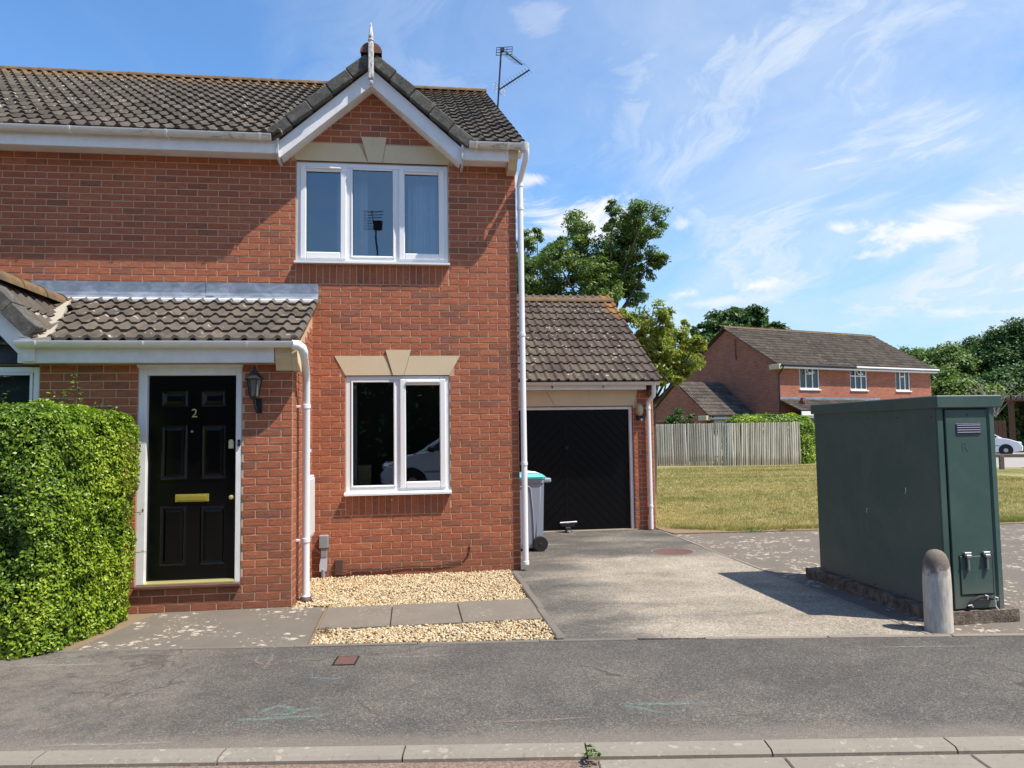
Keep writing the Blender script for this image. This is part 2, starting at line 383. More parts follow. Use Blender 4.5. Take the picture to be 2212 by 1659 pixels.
def m_drive(t):
    s = t.put('ShaderNodeSeparateXYZ', ins={0: t.pos})
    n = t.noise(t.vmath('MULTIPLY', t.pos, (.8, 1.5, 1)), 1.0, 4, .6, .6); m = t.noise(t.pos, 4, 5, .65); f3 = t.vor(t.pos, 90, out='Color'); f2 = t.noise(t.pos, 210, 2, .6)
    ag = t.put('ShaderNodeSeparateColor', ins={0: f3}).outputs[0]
    # noise-shaped pale patches in the middle of the drive, darker along the house and in front of the garage
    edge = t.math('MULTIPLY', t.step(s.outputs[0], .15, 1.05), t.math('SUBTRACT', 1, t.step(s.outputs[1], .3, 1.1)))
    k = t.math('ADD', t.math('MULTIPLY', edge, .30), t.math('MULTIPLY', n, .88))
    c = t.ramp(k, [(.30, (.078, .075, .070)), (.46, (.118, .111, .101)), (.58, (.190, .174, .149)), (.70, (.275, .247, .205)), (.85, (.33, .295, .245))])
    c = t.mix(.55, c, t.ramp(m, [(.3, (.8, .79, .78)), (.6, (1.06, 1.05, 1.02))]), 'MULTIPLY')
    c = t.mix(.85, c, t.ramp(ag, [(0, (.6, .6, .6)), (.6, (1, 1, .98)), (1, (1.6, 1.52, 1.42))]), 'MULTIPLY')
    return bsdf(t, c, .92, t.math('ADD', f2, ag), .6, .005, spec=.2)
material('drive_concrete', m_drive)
def m_road(t):
    n = t.noise(t.pos, 2, 4); f3 = t.vor(t.pos, 110, out='Color'); ag = t.put('ShaderNodeSeparateColor', ins={0: f3}).outputs[0]
    c = t.mix(n, (0.176, 0.124, 0.1), (0.24, 0.188, 0.152)); c = t.mix(.7, c, t.ramp(ag, [(0, (0.48, 0.464, 0.448)), (1, (1.4, 1.35, 1.3))]), 'MULTIPLY')
    return bsdf(t, c, .92, ag, .7, .006, spec=.2)
material('road_surface', m_road)
def m_farroad(t):
    n = t.noise(t.pos, .5, 4); return bsdf(t, t.mix(n, (0.264, 0.24, 0.216), (0.336, 0.312, 0.28)), .95)
material('pale_road', m_farroad)
def m_lawn(t):
    n = t.noise(t.pos, .45, 5, .6, .4); m = t.noise(scl(t, t.pos, (1, 3, 1)), 2.5, 5, .7); f2 = t.noise(t.pos, 60, 3, .7)
    c = t.ramp(n, [(.3, (.15, .17, .05)), (.45, (.26, .245, .10)), (.6, (.36, .305, .15)), (.75, (.43, .35, .19))])
    c = t.mix(.7, c, t.ramp(m, [(.3, (.72, .78, .66)), (.7, (1.18, 1.12, 1.05))]), 'MULTIPLY')
    c = t.mix(.5, c, t.ramp(f2, [(.3, (.5, .52, .5)), (.7, (1.35, 1.3, 1.25))]), 'MULTIPLY')
    return bsdf(t, c, .95, t.math('ADD', f2, m), 1.0, .03, spec=.15)
material('lawn', m_lawn)
def m_soil(t):
    n = t.noise(t.pos, 8, 5, .7)
    return bsdf(t, t.mix(n, (0.152, 0.108, 0.068), (0.264, 0.196, 0.128)), .95, n, .7, .01, spec=.15)
material('soil', m_soil)
material('far_ground', lambda t: bsdf(t, t.mix(t.noise(t.pos, .2, 4), (.12, .13, .05), (.22, .19, .09)), .95))
def m_gravel(t):
    a = attr(t)
    c = t.ramp(a, [(0, (0.136, 0.08, 0.048)), (.12, (0.288, 0.176, 0.088)), (.35, (0.448, 0.32, 0.176)), (.6, (0.528, 0.424, 0.264)), (.85, (0.629, 0.546, 0.374)), (1, (0.336, 0.312, 0.28))])
    n = t.noise(t.pos, 90, 3, .6)
    return bsdf(t, t.mix(.4, c, t.mix(n, (0.595, 0.554, 0.468), (1.2, 1.2, 1.2)), 'MULTIPLY'), .75, n, .3, .003, spec=.3)
material('gravel', m_gravel)
def leafmat(name, stops, gloss=.35, trans=.35):
    def f(t):
        a = attr(t); n = t.noise(t.pos, 2.2, 3)
        c = t.ramp(t.math('ADD', t.math('MULTIPLY', a, .7), t.math('MULTIPLY', n, .3)), stops)
        p = bsdf(t, c, gloss, spec=.4)
        tr = t.put('ShaderNodeBsdfTranslucent'); t.set(tr, 'Color', t.mix(1.0, c, (1.25, 1.35, .6), 'MULTIPLY'))
        mx = t.put('ShaderNodeMixShader', ins={0: trans}); t.l.new(p, mx.inputs[1]); t.l.new(tr.outputs[0], mx.inputs[2])
        return mx.outputs[0]
    return material(name, f)
leafmat('hedge_leaf', [(.10, (0.02798, 0.06763, 0.01166)), (.35, (0.08268, 0.1691, 0.01866)), (.6, (0.2035, 0.3148, 0.02565)), (.85, (0.3943, 0.4897, 0.04664)), (1, (0.5342, 0.5597, 0.1399))], .36, .30)
leafmat('ash_leaf', [(.15, (0.06084, 0.1098, 0.02636)), (.5, (0.1318, 0.2097, 0.04462)), (.9, (0.2636, 0.3295, 0.09126))], .45, .3)
leafmat('golden_leaf', [(.15, (0.1035, 0.1495, 0.0207)), (.5, (0.2415, 0.2875, 0.046)), (.9, (0.437, 0.437, 0.1035))], .45, .35)
leafmat('oak_leaf', [(.15, (0.02867, 0.06691, 0.01593)), (.5, (0.05735, 0.1195, 0.02549)), (.9, (0.1035, 0.1752, 0.03823))], .5, .25)
leafmat('wood_leaf', [(.15, (0.06588, 0.122, 0.02818)), (.5, (0.1318, 0.2062, 0.04429)), (.9, (0.2416, 0.3157, 0.07649))], .5, .25)
leafmat('grass_blade', [(.1, (.14, .18, .045)), (.4, (.29, .26, .09)), (.75, (.44, .35, .16)), (1, (.54, .42, .23))], .6, .3)
leafmat('weed_leaf', [(.1, (.04, .10, .015)), (.9, (.12, .22, .03))], .4, .3)
leafmat('rusty_leaf', [(.1, (.10, .10, .03)), (.9, (.32, .17, .08))], .4, .3)
def m_glass(t):
    gl = t.put('ShaderNodeBsdfGlossy', ins={'Color': (.93, .97, 1, 1), 'Roughness': .012})
    tr = t.put('ShaderNodeBsdfTransparent', ins={'Color': (.86, .90, .90, 1)})
    lw = t.put('ShaderNodeFresnel', ins={'IOR': 1.5})
    fac = t.math('MULTIPLY_ADD', lw.outputs[0], 2.2, .09, True)
    b = t.put('ShaderNodeBump', ins={'Strength': .05, 'Distance': .02, 'Height': t.noise(t.pos, 2.2, 1)}); t.l.new(b.outputs[0], gl.inputs['Normal'])
    mx = t.put('ShaderNodeMixShader', ins={0: fac}); t.l.new(tr.outputs[0], mx.inputs[1]); t.l.new(gl.outputs[0], mx.inputs[2])
    return mx.outputs[0]
material('window_glass', m_glass)
def m_pale(t):
    a = attr(t); s = t.put('ShaderNodeSeparateXYZ', ins={0: t.pos})
    n = t.noise(scl(t, t.pos, (12, 12, 1.5)), 1, 5, .7); b = t.noise(t.pos, .8, 4)
    c = t.ramp(a, [(0, (.33, .30, .24)), (.5, (.52, .48, .41)), (1, (.68, .64, .56))])
    c = t.mix(.7, c, t.ramp(n, [(.3, (.62, .6, .56)), (.7, (1.2, 1.18, 1.12))]), 'MULTIPLY')
    lo = t.math('SUBTRACT', 1, t.step(t.math('ADD', s.outputs[2], t.math('MULTIPLY', t.math('SUBTRACT', b, .5), .8)), .2, .55))
    c = t.mix(t.math('MULTIPLY', lo, .45), c, (.20, .15, .09))
    return bsdf(t, c, .92, n, .6, .006, spec=.15)
material('weathered_pale', m_pale)
def m_farbrick(t):
    uv = t.put('ShaderNodeTexCoord').outputs['Object']
    s = t.put('ShaderNodeSeparateXYZ', ins={0: uv})
    v = t.put('ShaderNodeCombineXYZ', ins={0: t.math('ADD', s.outputs[0], s.outputs[1]), 1: s.outputs[2], 2: 0.0}).outputs[0]
    bk = t.put('ShaderNodeTexBrick', offset=.5, ins={'Vector': v, 'Scale': 1.0, 'Mortar Size': .005, 'Mortar Smooth': .3, 'Bias': 0.0, 'Brick Width': .225, 'Row Height': .075,
               'Color1': (.29, .10, .065, 1), 'Color2': (.39, .145, .09, 1), 'Mortar': (.42, .27, .20, 1)})
    n = t.noise(t.pos, 1.2, 4)
    c = t.mix(.5, bk.outputs[0], t.ramp(n, [(.3, (.78, .78, .8)), (.7, (1.1, 1.08, 1.05))]), 'MULTIPLY')
    return bsdf(t, c, .92, t.math('SUBTRACT', 1, bk.outputs[1]), .5, .008, spec=.2)
material('far_brick', m_farbrick)
def chalk(name, col, dens=.5):
    def f(t):
        n = t.noise(scl(t, t.pos, (30, 60, 1)), 1, 4, .7); f2 = t.noise(t.pos, 190, 2, .6)
        e = t.put('ShaderNodeAttribute', attribute_name='edge').outputs['Fac']
        a = t.math('MULTIPLY', t.math('MULTIPLY', t.step(n, .30, .75), t.step(f2, .38, .62)), e)
        a = t.math('MULTIPLY', a, dens*2, clamp=True)
        d = bsdf(t, col, .95, spec=.1); tr = t.put('ShaderNodeBsdfTransparent')
        mx = t.put('ShaderNodeMixShader', ins={0: a}); t.l.new(tr.outputs[0], mx.inputs[1]); t.l.new(d, mx.inputs[2])
        return mx.outputs[0]
    return material(name, f)
chalk('chalk_teal', (.24, .42, .37), .48); chalk('chalk_white', (.48, .45, .42), .42); chalk('chalk_pink', (.50, .36, .33), .45); chalk('chalk_blue', (.16, .36, .50), .5)

# ------------------------------------------------------------------ builders
class MB:
    """collects shapes into one mesh"""
    def __init__(s): s.v = []; s.f = []; s.tone = []; s.cur = .5
    def add(s, vs, fs):
        o = len(s.v); s.v.extend([tuple(q) for q in vs]); s.f.extend([tuple(o+i for i in q) for q in fs]); s.tone.extend([s.cur]*len(vs))
    def box(s, a, b, M=None):
        x0, y0, z0 = a; x1, y1, z1 = b
        v = [Vector(p) for p in ((x0, y0, z0), (x1, y0, z0), (x1, y1, z0), (x0, y1, z0), (x0, y0, z1), (x1, y0, z1), (x1, y1, z1), (x0, y1, z1))]
        if M is not None: v = [M @ p for p in v]
        s.add(v, [(0, 3, 2, 1), (4, 5, 6, 7), (0, 1, 5, 4), (1, 2, 6, 5), (2, 3, 7, 6), (3, 0, 4, 7)])
    def cbox(s, a, b, c=.005, M=None):
        """box with chamfered edges"""
        x0, y0, z0 = a; x1, y1, z1 = b; c = min(c, (x1-x0)*.45, (y1-y0)*.45, (z1-z0)*.45)
        vs = []; idx = {}
        for ix, X, sx in ((0, x0, 1), (1, x1, -1)):
            for iy, Y, sy in ((0, y0, 1), (1, y1, -1)):
                for iz, Z, sz in ((0, z0, 1), (1, z1, -1)):
                    for ax in range(3):
                        q = [X+sx*c, Y+sy*c, Z+sz*c]; q[ax] = (X, Y, Z)[ax]
                        idx[(ix, iy, iz, ax)] = len(vs); vs.append(Vector(q))
        F = []
        def I(a, b_, c_, ax): return idx[(a, b_, c_, ax)]
        F += [(I(0,0,0,0), I(0,0,1,0), I(0,1,1,0), I(0,1,0,0)), (I(1,0,0,0), I(1,1,0,0), I(1,1,1,0), I(1,0,1,0))]
        F += [(I(0,0,0,1), I(1,0,0,1), I(1,0,1,1), I(0,0,1,1)), (I(0,1,0,1), I(0,1,1,1), I(1,1,1,1), I(1,1,0,1))]
        F += [(I(0,0,0,2), I(0,1,0,2), I(1,1,0,2), I(1,0,0,2)), (I(0,0,1,2), I(1,0,1,2), I(1,1,1,2), I(0,1,1,2))]
        for iy in (0, 1):
            for iz in (0, 1): F.append((I(0,iy,iz,1), I(1,iy,iz,1), I(1,iy,iz,2), I(0,iy,iz,2)))
        for ix in (0, 1):
            for iz in (0, 1): F.append((I(ix,0,iz,0), I(ix,1,iz,0), I(ix,1,iz,2), I(ix,0,iz,2)))
        for ix in (0, 1):
            for iy in (0, 1): F.append((I(ix,iy,0,0), I(ix,iy,1,0), I(ix,iy,1,1), I(ix,iy,0,1)))
        for ix in (0, 1):
            for iy in (0, 1):
                for iz in (0, 1): F.append((I(ix,iy,iz,0), I(ix,iy,iz,1), I(ix,iy,iz,2)))
        if M is not None: vs = [M @ p for p in vs]
        s.add(vs, F)
    def prism(s, poly, axis, a, b, M=None):
        """extrude polygon (2D pts) along axis 0/1/2 from a to b"""
        n = len(poly); vs = []
        for t in (a, b):
            for p in poly:
                q = [0, 0, 0]; o = [i for i in range(3) if i != axis]; q[axis] = t; q[o[0]] = p[0]; q[o[1]] = p[1]; vs.append(Vector(q))
        fs = [tuple(range(n)), tuple(range(2*n-1, n-1, -1))]+[(i, (i+1) % n, n+(i+1) % n, n+i) for i in range(n)]
        if M is not None: vs = [M @ p for p in vs]
        s.add(vs, fs)
    def tube(s, pts, r, seg=10, cap=True):
        pts = [Vector(p) for p in pts]; n = len(pts); rs = r if isinstance(r, (list, tuple)) else [r]*n
        rings = []; t0 = (pts[1]-pts[0]).normalized()
        ref = Vector((0, 0, 1)) if abs(t0.z) < .9 else Vector((1, 0, 0))
        a = t0.cross(ref).normalized()
        for i, p in enumerate(pts):
            if i == 0: t = t0
            elif i == n-1: t = (pts[i]-pts[i-1]).normalized()
            else: t = ((pts[i+1]-p).normalized()+(p-pts[i-1]).normalized()).normalized()
            a = (a-t*a.dot(t)).normalized(); b = t.cross(a)
            rings.append([p+(a*math.cos(2*PI*k/seg)+b*math.sin(2*PI*k/seg))*rs[i] for k in range(seg)])
        vs = [q for rg in rings for q in rg]; fs = []
        for i in range(n-1):
            for k in range(seg):
                k2 = (k+1) % seg; fs.append((i*seg+k, i*seg+k2, (i+1)*seg+k2, (i+1)*seg+k))
        if cap: fs += [tuple(range(seg-1, -1, -1)), tuple((n-1)*seg+k for k in range(seg))]
        s.add(vs, fs)
    def lathe(s, prof, c, seg=20, axis=2):
        """prof: (r, h) pairs along the axis through c"""
        vs = []; fs = []; n = len(prof)
        for r_, h in prof:
            for k in range(seg):
                ang = 2*PI*k/seg; q = [0, 0, 0]; o = [i for i in range(3) if i != axis]
                q[o[0]] = r_*math.cos(ang); q[o[1]] = r_*math.sin(ang); q[axis] = h
                vs.append(Vector(q)+Vector(c))
        for i in range(n-1):
            for k in range(seg):
                k2 = (k+1) % seg; fs.append((i*seg+k, i*seg+k2, (i+1)*seg+k2, (i+1)*seg+k))
        fs += [tuple(range(seg-1, -1, -1)), tuple((n-1)*seg+k for k in range(seg))]
        s.add(vs, fs)
    def mesh(s, name, mat, smooth=False):
        me = bpy.data.meshes.new(name); me.from_pydata(s.v, [], s.f); me.update()
        at = me.attributes.new('tone', 'FLOAT', 'POINT'); at.data.foreach_set('value', s.tone)
        me.materials.append(MATS[mat])
        if smooth: me.polygons.foreach_set('use_smooth', [True]*len(me.polygons))
        return me
    def build(s, name, mat, parent=None, smooth=False, kind=None, label=None):
        o = bpy.data.objects.new(name, s.mesh(name, mat, smooth)); COL.objects.link(o)
        if parent is not None: o.parent = parent
        if kind: o['kind'] = kind
        if label: o['label'] = label
        if smooth: autosmooth(o)
        return o
def autosmooth(o, ang=35):
    me = o.data
    # mark sharp edges by angle
    import bmesh
    bm = bmesh.new(); bm.from_mesh(me)
    ca = math.radians(ang)
    for e in bm.edges:
        if len(e.link_faces) == 2 and e.calc_face_angle(0) > ca: e.smooth = False
    bm.to_mesh(me); bm.free()
def thing(name, label, cat, group=None, loc=(0, 0, 0)):
    o = bpy.data.objects.new(name, None); COL.objects.link(o); o.empty_display_size = .2
    o['label'] = label; o['category'] = cat
    if group: o['group'] = group
    if loc != (0, 0, 0): o.location = loc
    return o
def tag(o, label, cat, group=None):
    o['label'] = label; o['category'] = cat
    if group: o['group'] = group
    return o
def adopt(parent_thing):
    """children were modelled in world coordinates while the thing's empty stands at its base"""
    inv = Matrix.Translation(-Vector(parent_thing.location))
    for c in list(COL.objects):
        if c.parent == parent_thing: c.matrix_parent_inverse = inv
def link(name, me, parent, M=None):
    o = bpy.data.objects.new(name, me); COL.objects.link(o); o.parent = parent
    if M is not None: o.matrix_basis = M
    return o
def fast_mesh(name, V, F, mat, tone=None, k=4, smooth=False):
    """V (n,3), F (m,k) numpy"""
    me = bpy.data.meshes.new(name); n = len(V); m = len(F)
    me.vertices.add(n); me.vertices.foreach_set('co', np.asarray(V, dtype=np.float32).ravel())
    me.loops.add(m*k); me.loops.foreach_set('vertex_index', np.asarray(F, dtype=np.int32).ravel())
    me.polygons.add(m); me.polygons.foreach_set('loop_start', np.arange(0, m*k, k, dtype=np.int32))
    me.polygons.foreach_set('loop_total', np.full(m, k, dtype=np.int32))
    if smooth: me.polygons.foreach_set('use_smooth', np.ones(m, dtype=bool))
    me.update(calc_edges=True)
    if tone is not None:
        at = me.attributes.new('tone', 'FLOAT', 'POINT'); at.data.foreach_set('value', np.asarray(tone, dtype=np.float32))
    me.materials.append(MATS[mat]); return me
def clip_poly(poly, a, b, c):
    """keep a*x+b*y<=c"""
    out = []
    for i in range(len(poly)):
        p, q = poly[i], poly[(i+1) % len(poly)]
        dp, dq = a*p[0]+b*p[1]-c, a*q[0]+b*q[1]-c
        if dp <= 0: out.append(p)
        if dp*dq < 0:
            t = dp/(dp-dq); out.append((p[0]+t*(q[0]-p[0]), p[1]+t*(q[1]-p[1])))
    return out
def profile_x(mb, outer, inner, x0, x1):
    """open channel along X: outer/inner lists of (y,z)"""
    loop = outer+inner[::-1]; mb.prism(loop, 0, x0, x1)

# ------------------------------------------------------------------ bricks
def brick_mesh(L, H, tone, seed, depth=.03, ch=.0035):
    rr = random.Random(seed); mb = MB(); mb.cur = tone
    x0, x1, z0, z1 = 0, L, 0, H
    j = lambda s=.0012: rr.uniform(-s, s)
    # local: x along, -y outwards, z up
    b = [(x0, .0, z0), (x1, .0, z0), (x1, .0, z1), (x0, .0, z1)]
    f = [(x0+ch+j(), -.0052+j(), z0+ch+j()), (x1-ch+j(), -.0052+j(), z0+ch+j()), (x1-ch+j(), -.0052+j(), z1-ch+j()), (x0+ch+j(), -.0052+j(), z1-ch+j())]
    mid = [((x0+x1)/2+j(.02), -.0060+j(), z0+ch+j(.0015)), ((x0+x1)/2+j(.02), -.0060+j(), z1-ch+j(.0015))]
    mb.add(b+f+mid, [(4, 8, 9, 7), (8, 5, 6, 9), (0, 1, 5, 8, 4), (1, 2, 6, 5), (2, 3, 7, 9, 6), (3, 0, 4, 7)])
    return mb
def pick_tone(rr):
    q = rr.random()
    if q < .06: return rr.uniform(.02, .14)
    if q < .24: return rr.uniform(.14, .36)
    return rr.uniform(.38, 1)
BR = []
for i in range(26):
    BR.append(brick_mesh(.215, .065, pick_tone(random.Random(i*7+1)), i).mesh('brick', 'brick'))
BH = [brick_mesh(.1025, .065, pick_tone(random.Random(i*5+3)), 100+i).mesh('brick', 'brick') for i in range(10)]
BS = [brick_mesh(.065, .215, pick_tone(random.Random(i*3+9)), 200+i).mesh('brick', 'brick') for i in range(12)]
class Bricks:
    def __init__(s): s.items = []        # (M, L, H, seed)
    def row(s, O, u, n, z, x0, x1, off, holes):
        """one course: bricks between x0..x1 with joints at off + k*.225"""
        k = math.floor((x0-off)/.225)
        spans = [(x0, x1)]
        for h in holes:
            if h[2] < z+.0375 < h[3]:
                ns = []
                for a, b in spans:
                    if h[1] <= a or h[0] >= b: ns.append((a, b)); continue
                    if h[0] > a: ns.append((a, h[0]))
                    if h[1] < b: ns.append((h[1], b))
                spans = ns
        for a, b in spans:
            k = math.floor((a-off)/.225+1e-6)
            while off+k*.225 < b-1e-6:
                p, q = max(a, off+k*.225), min(b, off+(k+1)*.225); k += 1
                L = q-p-.010
                if L < .02: continue
                s.add(O, u, n, p+.005, z+.005, L, .065)
    def add(s, O, u, n, x, z, L, H):
        O = Vector(O); u = Vector(u); n = Vector(n)
        p = O+u*x+Vector((0, 0, z))
        M = Matrix(((u.x, -n.x, 0, p.x), (u.y, -n.y, 0, p.y), (u.z, -n.z, 1, p.z), (0, 0, 0, 1)))
        s.items.append((M, L, H, n))
    def finish(s, limit, parent_of, stuff_parent, visible=lambda c: True):
        def area(it):
            M, L, H, n = it; c = M.to_translation(); d = CAMP-c; D = d.length
            full = any(abs(L-q[0]) < .004 and abs(H-q[1]) < .004 for q in ((.215, .065), (.1025, .065), (.065, .215)))
            return (L*H*max(0, n.dot(d/D))/(D*D)) if full and visible(c) else -1
        s.items.sort(key=area, reverse=True)
        mb = MB(); k = 0
        for i, it in enumerate(s.items):
            M, L, H, n = it; rr = random.Random(i*13+5)
            jt = Matrix.Rotation(rr.uniform(-.004, .004), 4, 'Y')
            if k < limit and area(it) > 0:
                me = rr.choice(BR if L > .2 else (BH if H < .1 else BS)); k += 1
                link('brick', me, parent_of(M.to_translation()), M @ jt)
            else:
                b = brick_mesh(L, H, pick_tone(rr), i+5000); mb.cur = b.tone[0]
                mb.add([M @ (jt @ Vector(q)) for q in b.v], b.f)
        if mb.v: mb.build('brickwork', 'brick', stuff_parent, kind='stuff')

def wall_sheet(mb, O, u, n, x0, x1, z0, z1, holes, th=.1):
    """flat mortar-coloured wall with rectangular holes, thickness th inwards"""
    O = Vector(O); u = Vector(u); n = Vector(n)
    xs = sorted({x0, x1, *[min(max(h[0], x0), x1) for h in holes], *[min(max(h[1], x0), x1) for h in holes]})
    zs = sorted({z0, z1, *[min(max(h[2], z0), z1) for h in holes], *[min(max(h[3], z0), z1) for h in holes]})
    M = Matrix(((u.x, -n.x, 0, O.x), (u.y, -n.y, 0, O.y), (u.z, -n.z, 1, O.z), (0, 0, 0, 1)))
    def solid(a, b, c, d):
        mx, mz = (a+b)/2, (c+d)/2
        return not any(h[0] < mx < h[1] and h[2] < mz < h[3] for h in holes)
    for i in range(len(xs)-1):
        runs = []
        for j in range(len(zs)-1):
            if solid(xs[i], xs[i+1], zs[j], zs[j+1]):
                if runs and abs(runs[-1][1]-zs[j]) < 1e-9: runs[-1][1] = zs[j+1]
                else: runs.append([zs[j], zs[j+1]])
        for a, b in runs: mb.box((xs[i], 0, a), (xs[i+1], th, b), M)

# ------------------------------------------------------------------ roof tiles
PROF = [(0, 0), (.20, 0), (.46, 0), (.56, .012), (.66, .026), (.78, .030), (.88, .024), (.96, .008)]
def tile_mb(seed, tone, L=.345):
    rr = random.Random(seed); mb = MB(); mb.cur = tone
    pts = []
    for r_ in range(2):
        for a, h in PROF: pts.append(((a+r_)*.15, h))
    pts.append((.2995, .0)); n = len(pts)
    jz = rr.uniform(-.002, .003)
    fr = [(x, rr.uniform(-.004, .004), z+.030+jz) for x, z in pts]
    bk = [(x, L, z) for x, z in pts]
    lo = [(x, .004, z-.002) for x, z in pts]
    vs = fr+bk+lo; fs = []
    for i in range(n-1):
        fs.append((i, i+1, n+i+1, n+i)); fs.append((2*n+i, 2*n+i+1, i+1, i))
    mb.add(vs, fs)
    mb.add([fr[0], bk[0], lo[0]], [(0, 1, 2)]); mb.add([fr[-1], lo[-1], bk[-1]], [(0, 1, 2)])
    return mb
TM = {}
def tile_variants(mat):
    if mat not in TM:
        TM[mat] = [tile_mb(i, random.Random(i*11).random()).mesh('roof_tile', mat) for i in range(16)]
        for me in TM[mat]: me.polygons.foreach_set('use_smooth', [False]*len(me.polygons))
    return TM[mat]
def tile_roof(parent, P0, u, v, width, slope_len, mat, limit, keep=lambda c: True, score=None, gauge=.3, name='roof_tile', stuff_name='tile_field'):
    P0 = Vector(P0); u = Vector(u).normalized(); v = Vector(v).normalized(); n = u.cross(v)
    cols = int(math.ceil(width/.3-1e-6)); rows = int(math.ceil(slope_len/gauge-1e-6))
    items = []
    for r_ in range(rows):
        for c in range(cols):
            p = P0+u*(c*.3)+v*(r_*gauge)
            cc = p+u*.15+v*.15
            if not keep(cc): continue
            d = CAMP-cc; items.append((n.dot(d.normalized())/d.length**2, c, r_, p))
    items.sort(key=lambda t: -t[0]); mb = MB(); var = tile_variants(mat)
    for i, (_, c, r_, p) in enumerate(items):
        rr = random.Random(i*17+3)
        q = p+n*(.001*(c % 2))
        M = Matrix(((u.x, v.x, n.x, q.x), (u.y, v.y, n.y, q.y), (u.z, v.z, n.z, q.z), (0, 0, 0, 1))) @ Matrix.Rotation(rr.uniform(-.006, .006), 4, 'Z')
        if i < limit: link(name, rr.choice(var), parent, M)
        else:
            t = tile_mb(i, rr.random()); mb.cur = t.tone[0]; mb.add([M @ Vector(a) for a in t.v], t.f)
    if mb.v: mb.build(stuff_name, mat, parent, kind='stuff')
def half_round(mb, a, b, r=.11, flat=.8, lip=.03, seg=10):
    """half-round ridge tile from a to b"""
    a = Vector(a); b = Vector(b); t = (b-a).normalized(); s_ = t.cross(Vector((0, 0, 1))).normalized(); upv = s_.cross(t)
    vs = []; fs = []
    for p, k in ((a, 1.05), (a+t*.03, 1.0), (b, .97)):
        for i in range(seg+1):
            an = PI*i/seg; vs.append(p+s_*(math.cos(an)*r*k)+upv*(math.sin(an)*r*k*flat))
    m = seg+1
    for j in range(2):
        for i in range(seg): fs.append((j*m+i, j*m+i+1, (j+1)*m+i+1, (j+1)*m+i))
    fs.append(tuple(range(m))); fs.append(tuple(range(3*m-1, 2*m-1, -1)))
    mb.add(vs, fs)

# ================================================================== SETTING
def sheet(name, poly, z, mat, kind='structure', thick=0.0):
    mb = MB()
    if thick: mb.prism([(p[0], p[1]) for p in poly], 2, z-thick, z)
    else: mb.add([(p[0], p[1], z) for p in poly], [tuple(range(len(poly)))])
    return mb.build(name, mat, kind=kind)
def back(x):                                    # rear edge of the pavement
    pts = [(-8, -2.06), (-3.68, -2.557), (-2.03, -2.746), (-.116, -2.946), (.87, -3.08), (3.3, -3.457), (12, -4.8)]
    for (a, b), (c, d) in zip(pts, pts[1:]):
        if x <= c: return b+(d-b)*(x-a)/(c-a)
    return pts[-1][1]
def kerbf(x): return -4.985-.128*(x+0)-.0
sheet('ground', [(-600, -600), (600, -600), (600, 600), (-600, 600)], -.08, 'far_ground')
xs = [-8, -3.68, -2.03, -.116, .87, 3.3, 12]
KT = lambda x: -4.83-.135*x                     # kerb back edge
sheet('pavement', [(x, KT(x)) for x in xs]+[(x, back(x)) for x in xs[::-1]], 0.0, 'asphalt', thick=.06)
sheet('road', [(-30, KT(-30)-.1), (30, KT(30)-.1), (60, -60), (-60, -60)], -.028, 'road_surface')
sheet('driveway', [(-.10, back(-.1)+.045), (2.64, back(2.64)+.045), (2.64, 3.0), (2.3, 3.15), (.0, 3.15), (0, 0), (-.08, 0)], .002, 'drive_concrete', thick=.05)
sheet('garden_path', [(-3.52, -1.30), (-3.54, -1.5), (-3.66, -2.1), (-3.78, back(-3.78)+.04), (-2.03, back(-2.03)+.04), (-2.03, -1.46), (-2.36, -1.40), (-2.36, -1.30)], .004, 'old_concrete', thick=.05)
sheet('hardstanding', [(2.69, back(2.69)+.04), (6, back(6)+.05), (14, -2.6), (14, 2.2), (5.0, 2.27), (2.69, 2.40)], .003, 'old_concrete', thick=.05)
sheet('soil_bed', [(-9, -1.3), (-9, back(-9)+.03), (-3.7, back(-3.7)+.04), (-3.4, -1.3)], .001, 'soil', thick=.03)
sheet('gravel_bed_base', [(-2.36, .02), (-2.36, -1.4), (-2.03, -1.45), (-2.03, back(-2.03)+.03), (-.12, back(-.12)+.04), (-.12, .02)], -.012, 'soil', thick=.03)
# lawn
sheet('lawn', [(2.72, 2.42), (5.0, 2.27), (14, 2.2), (60, 1.2), (60, 11), (21, 16.2), (30, 26), (22, 30), (9, 30), (2.66, 24), (2.66, 3.1)], 0.012, 'lawn', thick=.05)
sheet('bare_soil_edge', [(2.66, 2.75), (2.70, 2.41), (5.0, 2.275), (8.5, 2.235), (8.5, 2.33), (5.0, 2.42), (3.7, 2.52), (3.3, 2.72), (2.85, 3.1), (2.66, 3.5)], .018, 'soil', thick=.02)
sheet('far_road', [(19.5, 16.9), (60, 7.5), (80, 40), (40, 50), (27, 28)], .02, 'pale_road', thick=.04)

